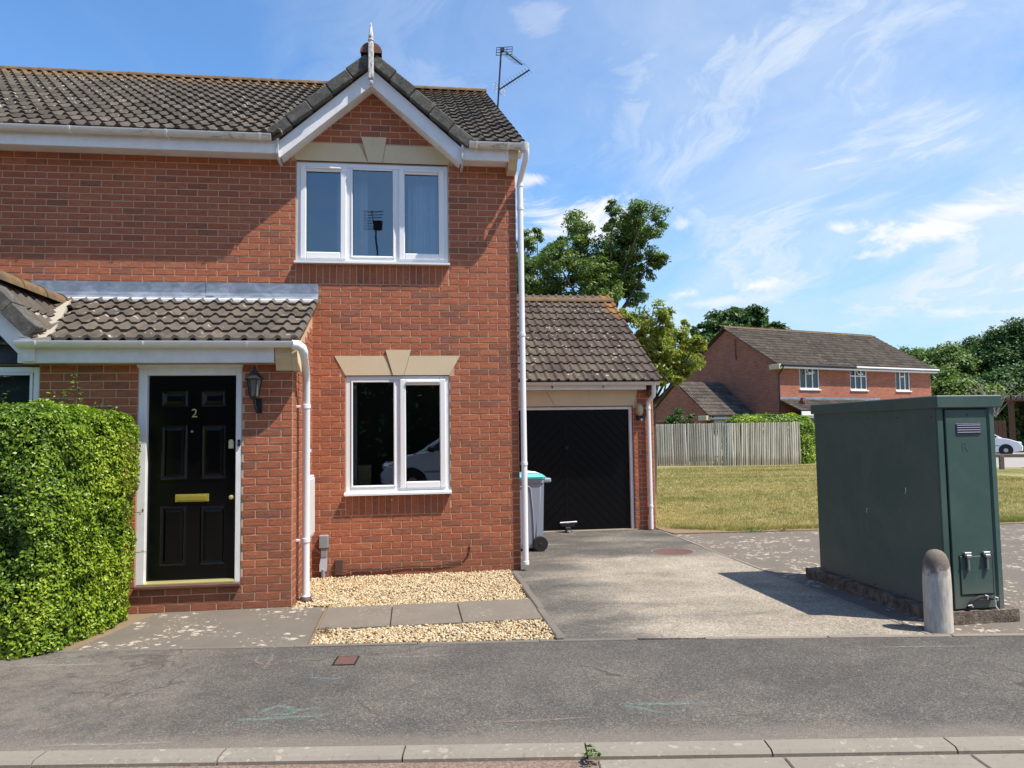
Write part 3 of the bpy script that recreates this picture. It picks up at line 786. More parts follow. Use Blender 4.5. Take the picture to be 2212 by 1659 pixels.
# gravel
def gravel(name, poly_x, yfun0, yfun1, n, z=.0):
    base = []
    # low-poly pebble variants
    import bmesh
    for s_ in range(8):
        bm = bmesh.new(); bmesh.ops.create_icosphere(bm, subdivisions=1, radius=1)
        rr = np.random.default_rng(s_); V = np.array([v.co[:] for v in bm.verts]); F = np.array([[v.index for v in f.verts] for f in bm.faces])
        V = V*(1+rr.uniform(-.28, .28, (len(V), 1))); base.append((V*np.array([1, .75, .55])/1., F)); bm.free()
    Vs = []; Fs = []; T = []; o = 0
    x = rng.uniform(poly_x[0], poly_x[1], n); t = rng.uniform(0, 1, n)
    for i in range(n):
        y = yfun0(x[i])*(1-t[i])+yfun1(x[i])*t[i]
        V, F = base[i % 8]; sz = rng.uniform(.0075, .0165)
        a, b, c = rng.uniform(0, 6.3), rng.normal(0, .5), rng.normal(0, .5)
        M = np.array(Matrix.Rotation(a, 3, 'Z') @ Matrix.Rotation(b, 3, 'X') @ Matrix.Rotation(c, 3, 'Y'))
        W = (V*sz) @ M.T+np.array([x[i], y, z+rng.uniform(-.006, .012)+.006*math.sin(x[i]*9)*math.sin(y*8)])
        Vs.append(W); Fs.append(F+o); o += len(V); T.append(np.full(len(V), rng.beta(2, 1.6)))
    me = fast_mesh(name, np.concatenate(Vs), np.concatenate(Fs), 'gravel', np.concatenate(T), 3)
    ob = bpy.data.objects.new(name, me); COL.objects.link(ob); return ob
gr = gravel('gravel', (-2.33, -.13), lambda x: -.015, lambda x: -1.42 if x < -2.0 else -1.535, 15000); gr['kind'] = 'stuff'
tag(gr, 'golden gravel bed between the house wall and the three paving slabs', 'gravel')
gr2 = gravel('gravel', (-2.0, -.13), lambda x: -2.30, lambda x: back(x)+.045, 4600); gr2['kind'] = 'stuff'
tag(gr2, 'narrow golden gravel strip between the paving slabs and the pavement', 'gravel')

# paving slabs, edgings, kerbs: pieces of the setting as things with parts
slabs = thing('slab_path', 'row of three grey paving slabs lying across the gravel bed', 'paving', loc=(-1.1, -1.9, 0))
for (a, b) in ((-2.0, -1.424), (-1.417, -.831), (-.824, -.135)):
    mb = MB(); mb.cbox((a, -2.285, -.03), (b, -1.545, .018), .006); mb.build('slab', 'slab_concrete', slabs)
adopt(slabs)
edg = thing('drive_edging', 'row of dark concrete edging stones between gravel bed and driveway', 'edging', loc=(-.09, -1.5, 0))
y = -.16; k = 0
while y > -2.93:
    y1 = max(y-.91, -2.94); mb = MB(); mb.cbox((-.135-.010*k, y1+.006, -.05), (-.066-.010*k, y-.004, .028+.004*(k % 2)), .010); mb.build('edging_stone', 'edging_concrete', edg); y = y1; k += 1
adopt(edg)
edg2 = thing('drive_edging', 'straight pale edging strip along the right side of the driveway', 'edging', loc=(2.65, -.4, 0))
y = 2.95; k = 0
while y > -3.28:
    y1 = max(y-.91, -3.3); mb = MB(); mb.cbox((2.632, y1+.004, -.05), (2.678, y-.003, .007+.003*(k % 2)), .005); mb.build('edging_stone', 'edging_pale', edg2); y = y1; k += 1
adopt(edg2)
def strip_between(parent, xa, xb, off, wd, z, mat, nm='edging_stone', step=.915, gap=.006):
    x = xa; i = 0
    while x < xb-.05:
        x2 = min(x+step, xb); pa = Vector((x, back(x)+off, 0)); pb = Vector((x2, back(x2)+off, 0)); d = (pb-pa); L = d.length; an = math.atan2(d.y, d.x)
        M = Matrix.Translation(pa) @ Matrix.Rotation(an, 4, 'Z')
        mb = MB(); mb.cbox((gap/2, 0, -.05), (L-gap/2, wd, z+.002*(i % 3)), .005, M); mb.build(nm, mat, parent); x = x2; i += 1
edg3 = thing('pavement_edging', 'dark edging strip between the pavement and the gravel bed and path', 'edging', loc=(-2, -2.75, 0))
strip_between(edg3, -3.95, .45, -.005, .045, .006, 'edging_concrete'); adopt(edg3)
edg4 = thing('pavement_edging', 'pale edging strip between the pavement and driveway, running past the bollard', 'edging', loc=(2.4, -3.3, 0))
strip_between(edg4, .95, 6.5, -.005, .05, .007, 'edging_pale'); adopt(edg4)
kerb = thing('kerb', 'pale concrete kerb along the near edge of the pavement', 'kerb', loc=(-.4, -4.9, 0))
for k in range(-5, 6):
    xa = -.375+k*.9; xb = xa+.9; pa = Vector((xa, KT(xa), 0)); pb = Vector((xb, KT(xb), 0)); an = math.atan2(pb.y-pa.y, pb.x-pa.x); L = (pb-pa).length
    M = Matrix.Translation(pa) @ Matrix.Rotation(an+.002*((k*7) % 3-1), 4, 'Z'); mb = MB()
    mb.prism([(-.002, -.1), (-.002, .004), (-.108, .001), (-.128, -.012), (-.13, -.1)], 0, .004, L-.005, M)
    mb.build('kerb_stone', 'kerb_concrete', kerb)
adopt(kerb)
chan = thing('channel_blocks', 'pale concrete channel blocks in the road below the kerb at the right', 'paving', loc=(.9, -5.2, 0))
for k in range(0, 6):
    xa = -.35+k*.9; xb = xa+.9; pa = Vector((xa, KT(xa)-.15, 0)); pb = Vector((xb, KT(xb)-.15, 0)); an = math.atan2(pb.y-pa.y, pb.x-pa.x); L = (pb-pa).length
    M = Matrix.Translation(pa) @ Matrix.Rotation(an, 4, 'Z'); mb = MB(); mb.cbox((.004, -.30, -.09), (L-.004, 0, -.018), .006, M); mb.build('channel_block', 'road_paver' if 'road_paver' in MATS else 'kerb_concrete', chan)
adopt(chan)
# manhole covers
mh = thing('manhole_cover', 'round rusty brown inspection cover in the driveway near the garage', 'manhole cover', loc=(2.13, .86, 0))
mb = MB(); mb.lathe([(.262, -.01), (.262, .006), (.25, .009), (.245, .007), (.0001, .007)], (2.13, .86, 0), 40); mb.build('cover_plate', 'rust_iron', mh, True)
mb = MB()
for k in range(40):
    a0, a1 = 2*PI*k/40, 2*PI*(k+1)/40
    mb.add([(2.13+r_*math.cos(a), .86+r_*math.sin(a), .0065) for a in (a0, a1) for r_ in (.264, .285)], [(0, 1, 3, 2)])
mb.build('cement_ring', 'edging_pale', mh); adopt(mh)
mh2 = thing('stop_tap_cover', 'small square reddish iron cover set in the pavement asphalt', 'cover', loc=(-1.72, -3.15, 0))
M = Matrix.Translation((-1.79, -3.24, 0)) @ Matrix.Rotation(-.1, 4, 'Z')
mb = MB(); mb.cbox((.012, .012, -.01), (.148, .188, .007), .003, M); mb.build('lid', 'rust_iron', mh2)
mb = MB()
for a, b in (((0, 0), (.16, .01)), ((0, .19), (.16, .2)), ((0, .01), (.01, .19)), ((.15, .01), (.16, .19))): mb.box((a[0], a[1], -.01), (b[0], b[1], .005), M)
mb.build('frame', 'black_metal', mh2); adopt(mh2)

# ================================================================== HOUSE
HX0 = -9.5                                       # the terrace runs on to the left out of the picture
house = thing('brick_house', 'red brick semi-detached house with gable, black front door and tiled porch roof', 'house', loc=(-2.5, 0, 0))
H = house
UW = (-2.525, -.795, 3.525, 4.715); LW = (-1.972, -.80, .90, 2.25)
GX, GS = -1.663, math.tan(R(41.0))               # small gable over the upper window
main_holes = [UW, LW]
fwall = MB(); wall_sheet(fwall, (0, .0, 0), (1, 0, 0), (0, -1, 0), HX0, 0, -.2, 4.80, main_holes, .12)
fwall.prism([(GX-1.0, 4.80), (GX+1.0, 4.80), (GX, 5.62)], 1, 0.0, .12)
# side wall, back wall
fwall.box((-.12, .12, -.2), (0, 8.2, 4.8)); fwall.box((HX0, 8.2, -.2), (0, 8.3, 4.8)); fwall.box((HX0, .12, -.2), (HX0+.1, 8.2, 4.8))
fwall.prism([(.12, 4.8), (8.2, 4.8), (4.1, 7.25)], 0, -.12, 0)
front = fwall.build('front_wall', 'mortar', H)
BK = Bricks()
lint_u = [(UW[0]-.05, UW[1]+.05, 4.725, 4.95)]; lint_l = [(LW[0]-.06, LW[1]+.06, 2.25, 2.475)]
sold = [(UW[0], UW[1], 3.3, 3.525), (LW[0], LW[1], .675, .9)]
holes = main_holes+sold+lint_u+lint_l
for k in range(0, 75):
    z = k*.075
    off = 0.0 if k % 2 else -.1125
    if z < 4.75:
        x0, x1 = (-9.5, 0)
        if 3.05 > z: x0 = -2.36
        BK.row((0, 0, 0), (1, 0, 0), (0, -1, 0), z, x0, x1, off, holes)
    else:
        hw = (5.62-z-.02)/GS
        if hw > .1: BK.row((0, 0, 0), (1, 0, 0), (0, -1, 0), z, GX-hw, GX+hw, off, lint_u)
for (a, b, z0, z1) in sold:
    n = int(round((b-a)/.075)); st = (b-a)/n
    for i in range(n): BK.add((0, 0, 0), (1, 0, 0), (0, -1, 0), a+i*st+(st-.065)/2, z0+.005, .065, .215)
# side wall courses on the drive side (plain joints, seen only from another place)
for k in range(0, 63): BK.row((0, 0, 0), (0, 1, 0), (1, 0, 0), k*.075, 0, 8.2, 0 if k % 2 else -.1125, [])
# porch
PY, PX = -1.378, -2.34
DR = (-3.715, -2.80, .175, 2.25)
pw = MB(); wall_sheet(pw, (0, PY, 0), (1, 0, 0), (0, -1, 0), HX0, PX, -.2, 2.34, [(DR[0], DR[1], .25, 2.25), (-6.6, -4.56, .9, 2.25)], .12)
pw.box((PX-.12, PY+.12, -.2), (PX, 0, 2.34))
pw.prism([(PY+.12, 2.34), (0, 2.34), (0, 2.98)], 0, PX-.12, PX)
porch = pw.build('porch_wall', 'mortar', H)
for k in range(0, 31):
    z = k*.075
    BK.row((0, PY, 0), (1, 0, 0), (0, -1, 0), z, -9.5, PX, PX-(.1025 if k % 2 else .215)+.0, [(DR[0], DR[1], .225, 2.25), (-6.6, -4.56, -.1, 2.3)])
for k in range(0, 39):
    z = k*.075
    ya = PY
    if z > 2.25: ya = PY+(z-2.25+.03)/math.tan(R(23))
    if ya < -.08: BK.row((PX, 0, 0), (0, 1, 0), (1, 0, 0), z, ya, 0, PY+(.215 if k % 2 else .1025)+.01, [])
def vis(c):
    if c.x > -.001 or (c.y > .5): return False
    if c.x < -3.7 and c.z < 1.55: return False
    if c.x < -5.7: return False
    return True
BK.finish(300, lambda c: porch if c.y < -.01 or abs(c.x-PX) < .01 and c.y < 0 else front, front, vis)
mb = MB(); mb.box((PX-.001, PY+.32, 0), (PX+.009, PY+.333, 2.2)); mb.build('expansion_joint', 'dark_sealant', H)
# damp course / base shadow strip
# ---- lintels
def lintel(parent, x0, x1, z0, z1, fl, kx0, kx1, kz1, kb0, kb1, Y=0, proud=.012, fr=None):
    fr = fl if fr is None else fr
    for poly, nm in (([(x0-0.0, z0), (kb0-.004, z0), (kx0-(kz1-z1)*-(kb0-kx0)/(kz1-z0)*-1-.004, z1), (x0-fl, z1)], 'lintel_stone'), ([(kb1+.004, z0), (x1, z0), (x1+fr, z1), (kx1+(kz1-z1)*(kb1-kx1)/(kz1-z0)+.004, z1)], 'lintel_stone'), ([(kb0, z0), (kb1, z0), (kx1, kz1), (kx0, kz1)], 'keystone')):
        mb = MB(); pr = proud+(.010 if nm == 'keystone' else 0)
        mb.prism(poly, 1, Y-pr, Y+.05); mb.build(nm, 'cast_stone', parent)
lin1 = MB(); lin1.box((UW[0], -.004, 4.717), (UW[1], .06, 4.726)); L1 = lin1.build('upper_lintel', 'dark_sealant', H)
lintel(L1, UW[0], UW[1], 4.727, 4.935, .10, -1.795, -1.505, 5.025, -1.712, -1.555)
lin2 = MB(); lin2.box((LW[0], -.004, 2.246), (LW[1], .06, 2.251)); L2 = lin2.build('lower_lintel', 'dark_sealant', H)
lintel(L2, LW[0], LW[1], 2.252, 2.474, .125, -1.524, -1.238, 2.54, -1.44, -1.32)

# ---- windows
def frame_rect(mb, x0, x1, z0, z1, w_, y0, y1, ch=.006):
    mb.cbox((x0, y0, z0), (x0+w_, y1, z1), ch); mb.cbox((x1-w_, y0, z0), (x1, y1, z1), ch)
    mb.cbox((x0+w_-.001, y0+.0007, z0), (x1-w_+.001, y1, z0+w_), ch); mb.cbox((x0+w_-.001, y0+.0007, z1-w_), (x1-w_+.001, y1, z1), ch)
def window(parent, x0, x1, z0, z1, lights, Y, name='window', tvents=True, room=2.6):
    """lights: list of (xa, xb, opening)"""
    fm = MB(); frame_rect(fm, x0, x1, z0+.03, z1, .055, Y+.012, Y+.08)
    for (a, b, o), (c, d, o2) in zip(lights, lights[1:]): fm.cbox((b-.004, Y+.013, z0+.085), (c+.004, Y+.079, z1-.056), .005)
    W = fm.build(name, 'white_upvc', parent)
    for (a, b, o) in lights:
        za, zb = z0+.085, z1-.055
        if o:
            s_ = MB(); frame_rect(s_, a-.012, b+.012, za-.012, zb+.012, .068, Y-.012, Y+.05, .009); s_.build('casement', 'white_upvc', W)
            frame_in = .056
            if tvents:
                v_ = MB(); v_.cbox((a+.06, Y-.032, zb-.028), (b-.05, Y-.011, zb-.010), .004); v_.build('trickle_vent', 'white_upvc', W)
        else:
            s_ = MB(); frame_rect(s_, a, b, za, zb, .022, Y+.002, Y+.05, .006); s_.build('glazing_bead', 'white_upvc', W)
            frame_in = .022
        gk = MB(); i_ = frame_in; frame_rect(gk, a+i_-.001, b-i_+.001, za+i_-.001, zb-i_+.001, .005, Y+.012, Y+.03, .001); gk.build('gasket', 'black_rubber', W)
        p_ = MB(); p_.add([(a+i_, Y+.022, za+i_), (b-i_, Y+.022, za+i_), (b-i_, Y+.022, zb-i_), (a+i_, Y+.022, zb-i_)], [(0, 1, 2, 3)]); p_.build('pane', 'window_glass', W)
    sl_ = MB(); sl_.prism([(Y-.078, z0+.0), (Y-.078, z0+.022), (Y+.02, z0+.040), (Y+.1, z0+.040), (Y+.1, z0+.005)], 0, x0-.012, x1+.012); sl_.build('sill', 'white_upvc', W)
    return W
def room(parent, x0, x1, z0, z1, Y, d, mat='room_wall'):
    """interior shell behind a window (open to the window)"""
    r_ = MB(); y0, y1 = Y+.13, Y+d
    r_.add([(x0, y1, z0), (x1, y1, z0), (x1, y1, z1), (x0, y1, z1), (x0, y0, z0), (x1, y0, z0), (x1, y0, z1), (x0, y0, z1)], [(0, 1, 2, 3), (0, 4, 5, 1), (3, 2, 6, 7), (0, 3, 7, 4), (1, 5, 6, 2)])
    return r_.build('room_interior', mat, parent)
def curtain(parent, x0, x1, z0, z1, y, folds, mat='curtain', amp=.03):
    V = []; F = []; n = folds*8
    for i in range(n+1):
        x = x0+(x1-x0)*i/n; yy = y+amp*math.sin(i/8*2*PI)*(.7+.3*math.sin(i*.37))
        V += [(x, yy, z0), (x, yy, z1)]
    for i in range(n): F.append((2*i, 2*i+2, 2*i+3, 2*i+1))
    mb = MB(); mb.add(V, F); return mb.build('curtain', mat, parent, True)
W1 = window(H, *UW, [(-2.468, -1.975, True), (-1.915, -1.415, False), (-1.355, -.852, True)], 0.0)
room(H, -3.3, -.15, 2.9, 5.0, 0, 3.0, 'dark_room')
curtain(H, -2.10, -2.02, 3.45, 4.8, .30, 1); curtain(H, -1.90, -1.74, 3.45, 4.8, .32, 2, amp=.02); curtain(H, -1.26, -.84, 3.45, 4.8, .25, 5, amp=.035)
W2 = window(H, *LW, [(-1.915, -1.415, False), (-1.355, -.857, True)], 0.0)
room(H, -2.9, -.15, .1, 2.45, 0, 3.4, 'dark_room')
curtain(H, -2.02, -1.86, .85, 2.3, .2, 2)
bx = MB(); bx.cbox((-1.86, .32, .93), (-1.71, .62, 1.22), .004); tag(bx.build('cardboard_box', 'cardboard'), 'tan cardboard box standing inside behind the lower window glass', 'box')
fr = thing('photo_easel', 'small white metal stand seen inside the lower window', 'stand', loc=(-1.46, .3, .93))
mb = MB(); mb.tube([(-1.45, .3, .93), (-1.45, .3, 1.19)], .007, 8); mb.build('upright', 'white_box', fr)
mb = MB(); mb.tube([(-1.56, .3, 1.22), (-1.45, .3, 1.19), (-1.41, .3, 1.23)], .006, 8); mb.build('cross_arm', 'white_box', fr); adopt(fr)

# ---- main roof
PIT = R(31.1); ev = Vector((0, -.36, 4.873)); vup = Vector((0, math.cos(PIT), math.sin(PIT)))
SL = 4.34/math.cos(PIT)
zg_top = 5.872
def gab(x): return zg_top-abs(x-GX)*GS
rb = MB()
def plane_quad(mb, a, b, c, d, th=.02, n=None):
    a, b, c, d = map(Vector, (a, b, c, d)); n = (b-a).cross(d-a).normalized()
    mb.add([a, b, c, d, a-n*th, b-n*th, c-n*th, d-n*th], [(0, 1, 2, 3), (7, 6, 5, 4), (0, 4, 5, 1), (1, 5, 6, 2), (2, 6, 7, 3), (3, 7, 4, 0)])
A = ev-Vector((0, 0, .004))
plane_quad(rb, (GX+1.03, A.y+.06, A.z+.03), (.04, A.y+.06, A.z+.03), Vector((.04, 0, 0))+A+vup*SL, Vector((GX+1.03, 0, 0))+A+vup*SL)
plane_quad(rb, (HX0, A.y+.06, A.z+.03), (GX-1.03, A.y+.06, A.z+.03), Vector((GX-1.03, 0, 0))+A+vup*SL, Vector((HX0, 0, 0))+A+vup*SL)
plane_quad(rb, Vector((GX-1.03, 0, 0))+A+vup*1.9, Vector((GX+1.03, 0, 0))+A+vup*1.9, Vector((GX+1.03, 0, 0))+A+vup*SL, Vector((GX-1.03, 0, 0))+A+vup*SL)
RY, RZ = (A+vup*SL).y, (A+vup*SL).z
plane_quad(rb, (.04, RY, RZ), (.04, 8.5, 4.9), (HX0, 8.5, 4.9), (HX0, RY, RZ))
roof = rb.build('main_roof', 'verge_concrete', H)
def keep_main(c):
    if c.z < gab(c.x)+.0 and abs(c.x-GX) < 1.1: return False
    return True
NC = 32
tile_roof(roof, (.075-NC*.3, ev.y, ev.z), (1, 0, 0), vup, NC*.3, SL-.05, 'tile', 200, lambda c: keep_main(c) and (c.x < GX-.9 or True))
mb0 = None
rk = 0; x = HX0
ridge = MB(); ridge.box((HX0, RY-.04, RZ-.06), (.05, RY+.04, RZ)); RI = ridge.build('ridge', 'cement_fillet', H)
x = .085
while x > -9.2:
    mb = MB(); half_round(mb, (x, RY, RZ-.01), (x-.447, RY, RZ-.005), .118, .72); mb.build('ridge_tile', 'ridge_tile', RI, True); x -= .45
# ---- gable roof
gl = MB()
yb = 1.7; YF = -.292
plane_quad(gl, (GX-1.10, YF+.03, zg_top-1.10*GS-.05), (GX, YF+.03, zg_top-.05), (GX, yb, zg_top-.05), (GX-1.10, yb, zg_top-1.10*GS-.05))
plane_quad(gl, (GX, YF+.03, zg_top-.05), (GX+1.10, YF+.03, zg_top-1.10*GS-.05), (GX+1.10, yb, zg_top-1.10*GS-.05), (GX, yb, zg_top-.05))
GR = gl.build('gable_roof', 'verge_concrete', H)
ca, sa = math.cos(R(41)), math.sin(R(41)); GL = 1.10/ca
def keep_g(c):
    zr = ev.z+(c.y-ev.y)*math.tan(PIT); return c.z > zr-.05
tile_roof(GR, (GX-1.10, YF+.02+2.1, zg_top-1.10*GS-.03), (0, -1, 0), (ca, 0, sa), 2.1, GL, 'tile', 0, keep_g)
tile_roof(GR, (GX+1.10, YF+.02, zg_top-1.10*GS-.03), (0, 1, 0), (-ca, 0, sa), 2.1, GL, 'tile', 0, keep_g)
for s_ in (-1, 1):
    for i in range(5):
        M = Matrix.Translation((GX, 0, zg_top+.045)) @ Matrix.Rotation(s_*R(41), 4, 'Y')
        a0 = .075+i*.290+(.0 if i else .0); b0 = a0+.295
        mb = MB(); lo, hi = (a0, b0)
        if s_ < 0: lo, hi = -b0, -a0
        dz = -.012*0
        # each block tilts a little, its lower end over the next
        M2 = M @ Matrix.Translation(((lo+hi)/2, 0, 0)) @ Matrix.Rotation(-s_*R(3.4), 4, 'Y') @ Matrix.Translation((-(lo+hi)/2, 0, 0))
        mb.cbox((lo+.006, YF-.022-.006*(i % 2), -.118), (hi-.006, YF+.20, .012), .010, M2); mb.build('verge_tile', 'verge_concrete', GR)
mb = MB(); half_round(mb, (GX, YF-.035, zg_top+.005), (GX, YF+.42, zg_top+.005), .118, 1.0); mb.build('gable_ridge_tile', 'terracotta', GR, True)
y = YF+.42
while y < 1.5:
    mb = MB(); half_round(mb, (GX, y, zg_top+.0), (GX, y+.447, zg_top), .13, 1.0); mb.build('gable_ridge_tile', 'ridge_tile', GR, True); y += .45
# barge boards
BT = zg_top-.140   # top of board at apex
for s_ in (-1, 1):
    mb = MB(); h = .196
    poly = [(GX, BT), (GX+s_*1.035, BT-1.035*GS), (GX+s_*1.035, BT-1.035*GS-h+.03), (GX+s_*1.0, BT-1.0*GS-h), (GX, BT-h)]
    mb.prism(poly, 1, YF+.05, YF+.085); mb.build('barge_board', 'white_paint', GR)
    mb = MB()   # soffit under the verge
    a = GX; mb.prism([(a, BT-h+.02), (GX+s_*1.0, BT-1.0*GS-h+.02), (GX+s_*1.0, BT-1.0*GS-h+.035), (a, BT-h+.035)], 1, YF+.085, .0); mb.build('verge_soffit', 'white_paint', GR)
# finial
fin = MB(); fx, fy = GX, YF-.062
fin.lathe([(.001, 5.487), (.018, 5.492), (.027, 5.510), (.027, 5.524), (.014, 5.542), (.012, 5.552), (.030, 5.554)], (fx, fy, 0), 14)
fin.cbox((fx-.030, fy-.030, 5.554), (fx+.030, fy+.030, 5.972), .008)
fin.lathe([(.030, 5.972), (.022, 5.987), (.034, 6.000), (.034, 6.010), (.022, 6.022), (.030, 6.042), (.026, 6.062), (.014, 6.162), (.001, 6.217)], (fx, fy, 0), 12)
fin.build('finial', 'peeling_paint', H, True)
# ---- eaves: soffit box, fascia, gutter
def eave(parent, x0, x1, z, Yf, mat_f='white_paint', zf=.165, wallY=0.0, lip=0.0):
    f_ = MB(); f_.cbox((x0, Yf-.022, z), (x1, Yf, z+zf), .004); F_ = f_.build('fascia_board', mat_f, parent)
    s_ = MB(); s_.box((x0+.002, Yf+.001, z+.004+lip), (x1-.002, wallY-.001, z+.016+lip)); s_.build('soffit_board', mat_f, parent)
    return F_
def gutter(parent, x0, x1, Yc, zt, r_=.057, brk=1.0, mat='gutter_plastic', capL=True, capR=True, first=.3):
    o, i_ = [], []
    for k in range(13):
        a = PI+PI*k/12; o.append((Yc+r_*math.cos(a), zt+r_*math.sin(a))); i_.append((Yc+(r_-.004)*math.cos(a), zt+(r_-.004)*math.sin(a)))
    mb = MB(); profile_x(mb, o, i_, x0, x1)
    if capL: mb.prism(o, 0, x0-.004, x0)
    if capR: mb.prism(o, 0, x1, x1+.004)
    G_ = mb.build('gutter', mat, parent, True)
    x = x0+first
    while x < x1-.05:
        o2 = [(Yc+(r_+.009)*math.cos(PI+PI*k/12), zt+(r_+.005)*math.sin(PI+PI*k/12)) for k in range(13)]; i2 = [(Yc+(r_+.0005)*math.cos(PI+PI*k/12), zt+(r_+.0005)*math.sin(PI+PI*k/12)) for k in range(13)]
        b_ = MB(); profile_x(b_, o2, i2, x-.012, x+.012); b_.box((x-.012, Yc+r_-.002, zt-.09), (x+.012, Yc+r_+.012, zt)); b_.build('bracket', 'white_upvc', G_, True); x += brk
    return G_
eave(H, HX0, GX-1.015, 4.700, -.245, lip=.022)
gutter(H, HX0, GX-1.085, -.330, 4.878, first=.82, brk=.97, mat='gutter_plastic')
eave(H, GX+1.03, -.105, 4.700, -.245, lip=.022)
gutter(H, GX+1.10, .055, -.330, 4.878, first=.08, brk=.36, capR=False)
for x0, x1 in ((GX-1.035, GX-1.012), (GX+1.012, GX+1.035)):
    mb = MB(); mb.prism([(-.30, 4.86), (-.02, 5.0), (-.02, 4.64), (-.225, 4.64), (-.285, 4.70)], 0, x0, x1); mb.build('boxed_end', 'peeling_paint', H)
# stepped corbel at the right corner
mb = MB(); mb.prism([(-.262, 4.86), (-.262, 4.73), (-.20, 4.70), (-.16, 4.64), (-.005, 4.62), (-.005, 4.86)], 0, -.103, .002); mb.build('corbel', 'cast_stone', H)
mb = MB(); mb.cbox((.0, -.2, 4.84), (.075, .02, 4.875), .003); mb.build('verge_undercloak', 'white_paint', H)
# downpipe at corner
def downpipe(parent, pts, r_, clips, mat='white_upvc', wall=None):
    mb = MB(); mb.tube(pts, r_, 14); D_ = mb.build('downpipe', mat, parent, True)
    for c in clips:
        m_ = MB(); m_.lathe([(r_+.001, -.02), (r_+.006, -.018), (r_+.006, .018), (r_+.001, .02)], c, 14)
        if wall is not None:
            m_.box((c[0]-.035, c[1]+.0, c[2]-.012), (c[0]-.008, c[1]+wall, c[2]+.012)); m_.box((c[0]+.008, c[1]+.0, c[2]-.012), (c[0]+.035, c[1]+wall, c[2]+.012))
        m_.build('pipe_clip', mat, D_, True)
    return D_
dp = downpipe(H, [(.085, -.330, 4.85), (.092, -.328, 4.79), (.085, -.27, 4.71), (.060, -.10, 4.60), (.052, -.048, 4.53), (.052, -.045, 4.45), (.052, -.045, .06)], .034, [(.052, -.045, 4.50), (.052, -.045, 4.22), (.052, -.045, 2.72), (.052, -.045, 1.22), (.052, -.045, .09)], 'white_upvc', .045)
mb = MB(); mb.lathe([(.045, 4.80), (.058, 4.84), (.064, 4.885), (.060, 4.89)], (.062, -.330, 0), 14); mb.build('gutter_outlet', 'gutter_plastic', dp, True)
# ---- porch roof
PP = R(22.8); pe = Vector((0, -1.53, 2.452)); pv = Vector((0, math.cos(PP), math.sin(PP))); PS = 1.50/math.cos(PP)
pr = MB(); plane_quad(pr, (-4.95, pe.y+.04, pe.z-.01), (PX+.0, pe.y+.04, pe.z-.01), Vector((PX+.0, 0, 0))+pe+pv*PS-Vector((0, 0, .01)), Vector((-4.95, 0, 0))+pe+pv*PS-Vector((0, 0, .01)))
PR = pr.build('porch_roof', 'verge_concrete', H)
def keepp(c):                                     # valley against the neighbour's small gable
    t = (c.y-pe.y)/1.5; return c.x > -4.50-.48*t
tile_roof(PR, (PX+.075-9*.3, pe.y, pe.z), (1, 0, 0), pv, 9*.3, PS, 'tile_porch', 80, keepp, gauge=.285)
mb = MB()
mb.prism([(-1.53, 2.425), (-.01, 3.065), (-.01, 3.03), (-1.50, 2.40)], 0, PX+.003, PX+.03); mb.build('verge_undercloak', 'cement_fillet', PR)
# lead flashing
mb = MB(); mb.prism([(-.012, 3.295), (-.016, 3.18), (-.03, 3.135), (-.09, 3.105), (-.09, 3.098), (-.02, 3.12), (-.0, 3.15), (0, 3.295)], 0, -5.3, -2.275); mb.build('lead_flashing', 'lead', H, False)
mb = MB(); mb.prism([(-.018, 3.290), (-.022, 3.18), (-.036, 3.142), (-.02, 3.142), (-.012, 3.18), (-.010, 3.290)], 0, -3.49, -3.40); mb.build('flashing_lap', 'lead', H)
mb = MB(); mb.prism([(-.125, 3.090), (-.03, 3.130), (-.02, 3.09), (-.125, 3.06)], 0, -4.9, -2.31); mb.build('flashing_apron', 'white_paint', H)
# porch eaves
eave(H, -4.68, -2.49, 2.255, -1.50, zf=.15, wallY=PY)
gutter(H, -4.66, -2.30, -1.575, 2.443, .056, brk=.89, first=.16, mat='white_upvc', capR=False)
mb = MB(); mb.tube([(-2.32, -1.575, 2.412), (-2.27, -1.57, 2.41), (-2.235, -1.55, 2.385), (-2.222, -1.52, 2.345), (-2.225, -1.47, 2.30)], [.046, .046, .044, .042, .034], 14); mb.build('gutter_elbow', 'white_upvc', H, True)
mb = MB(); mb.prism([(-1.505, 2.405), (-1.505, 2.30), (-1.45, 2.235), (-1.43, 2.19), (PY-.002, 2.19), (PY-.002, 2.405)], 0, -2.485, PX-.0); mb.build('corbel', 'cast_stone', H)
mb = MB(); mb.prism([(-1.505, 2.405), (-1.505, 2.30), (-1.45, 2.235), (-1.43, 2.19), (PY+.16, 2.19), (PY+.16, 2.44), ], 0, PX+.002, PX+.055); mb.build('corbel', 'cast_stone', H)
dpx, dpy = -2.245, -1.17
dp2 = downpipe(H, [(-2.225, -1.47, 2.31), (-2.235, -1.33, 2.24), (-2.243, -1.22, 2.17), (dpx, dpy, 2.08), (dpx, dpy, .06)], .036, [(dpx, dpy, 1.86), (dpx, dpy, .58), (dpx, dpy, .04)])
for z in (1.86, .58):
    mb = MB(); mb.cbox((PX, dpy-.012, z-.012), (dpx-.03, dpy+.012, z+.012), .003); mb.build('pipe_strap', 'white_upvc', dp2)
mb = MB(); mb.lathe([(.055, 0), (.062, .02), (.05, .045), (.038, .05)], (dpx, dpy, 0), 14); mb.build('pipe_shoe', 'brown_plastic', dp2, True)
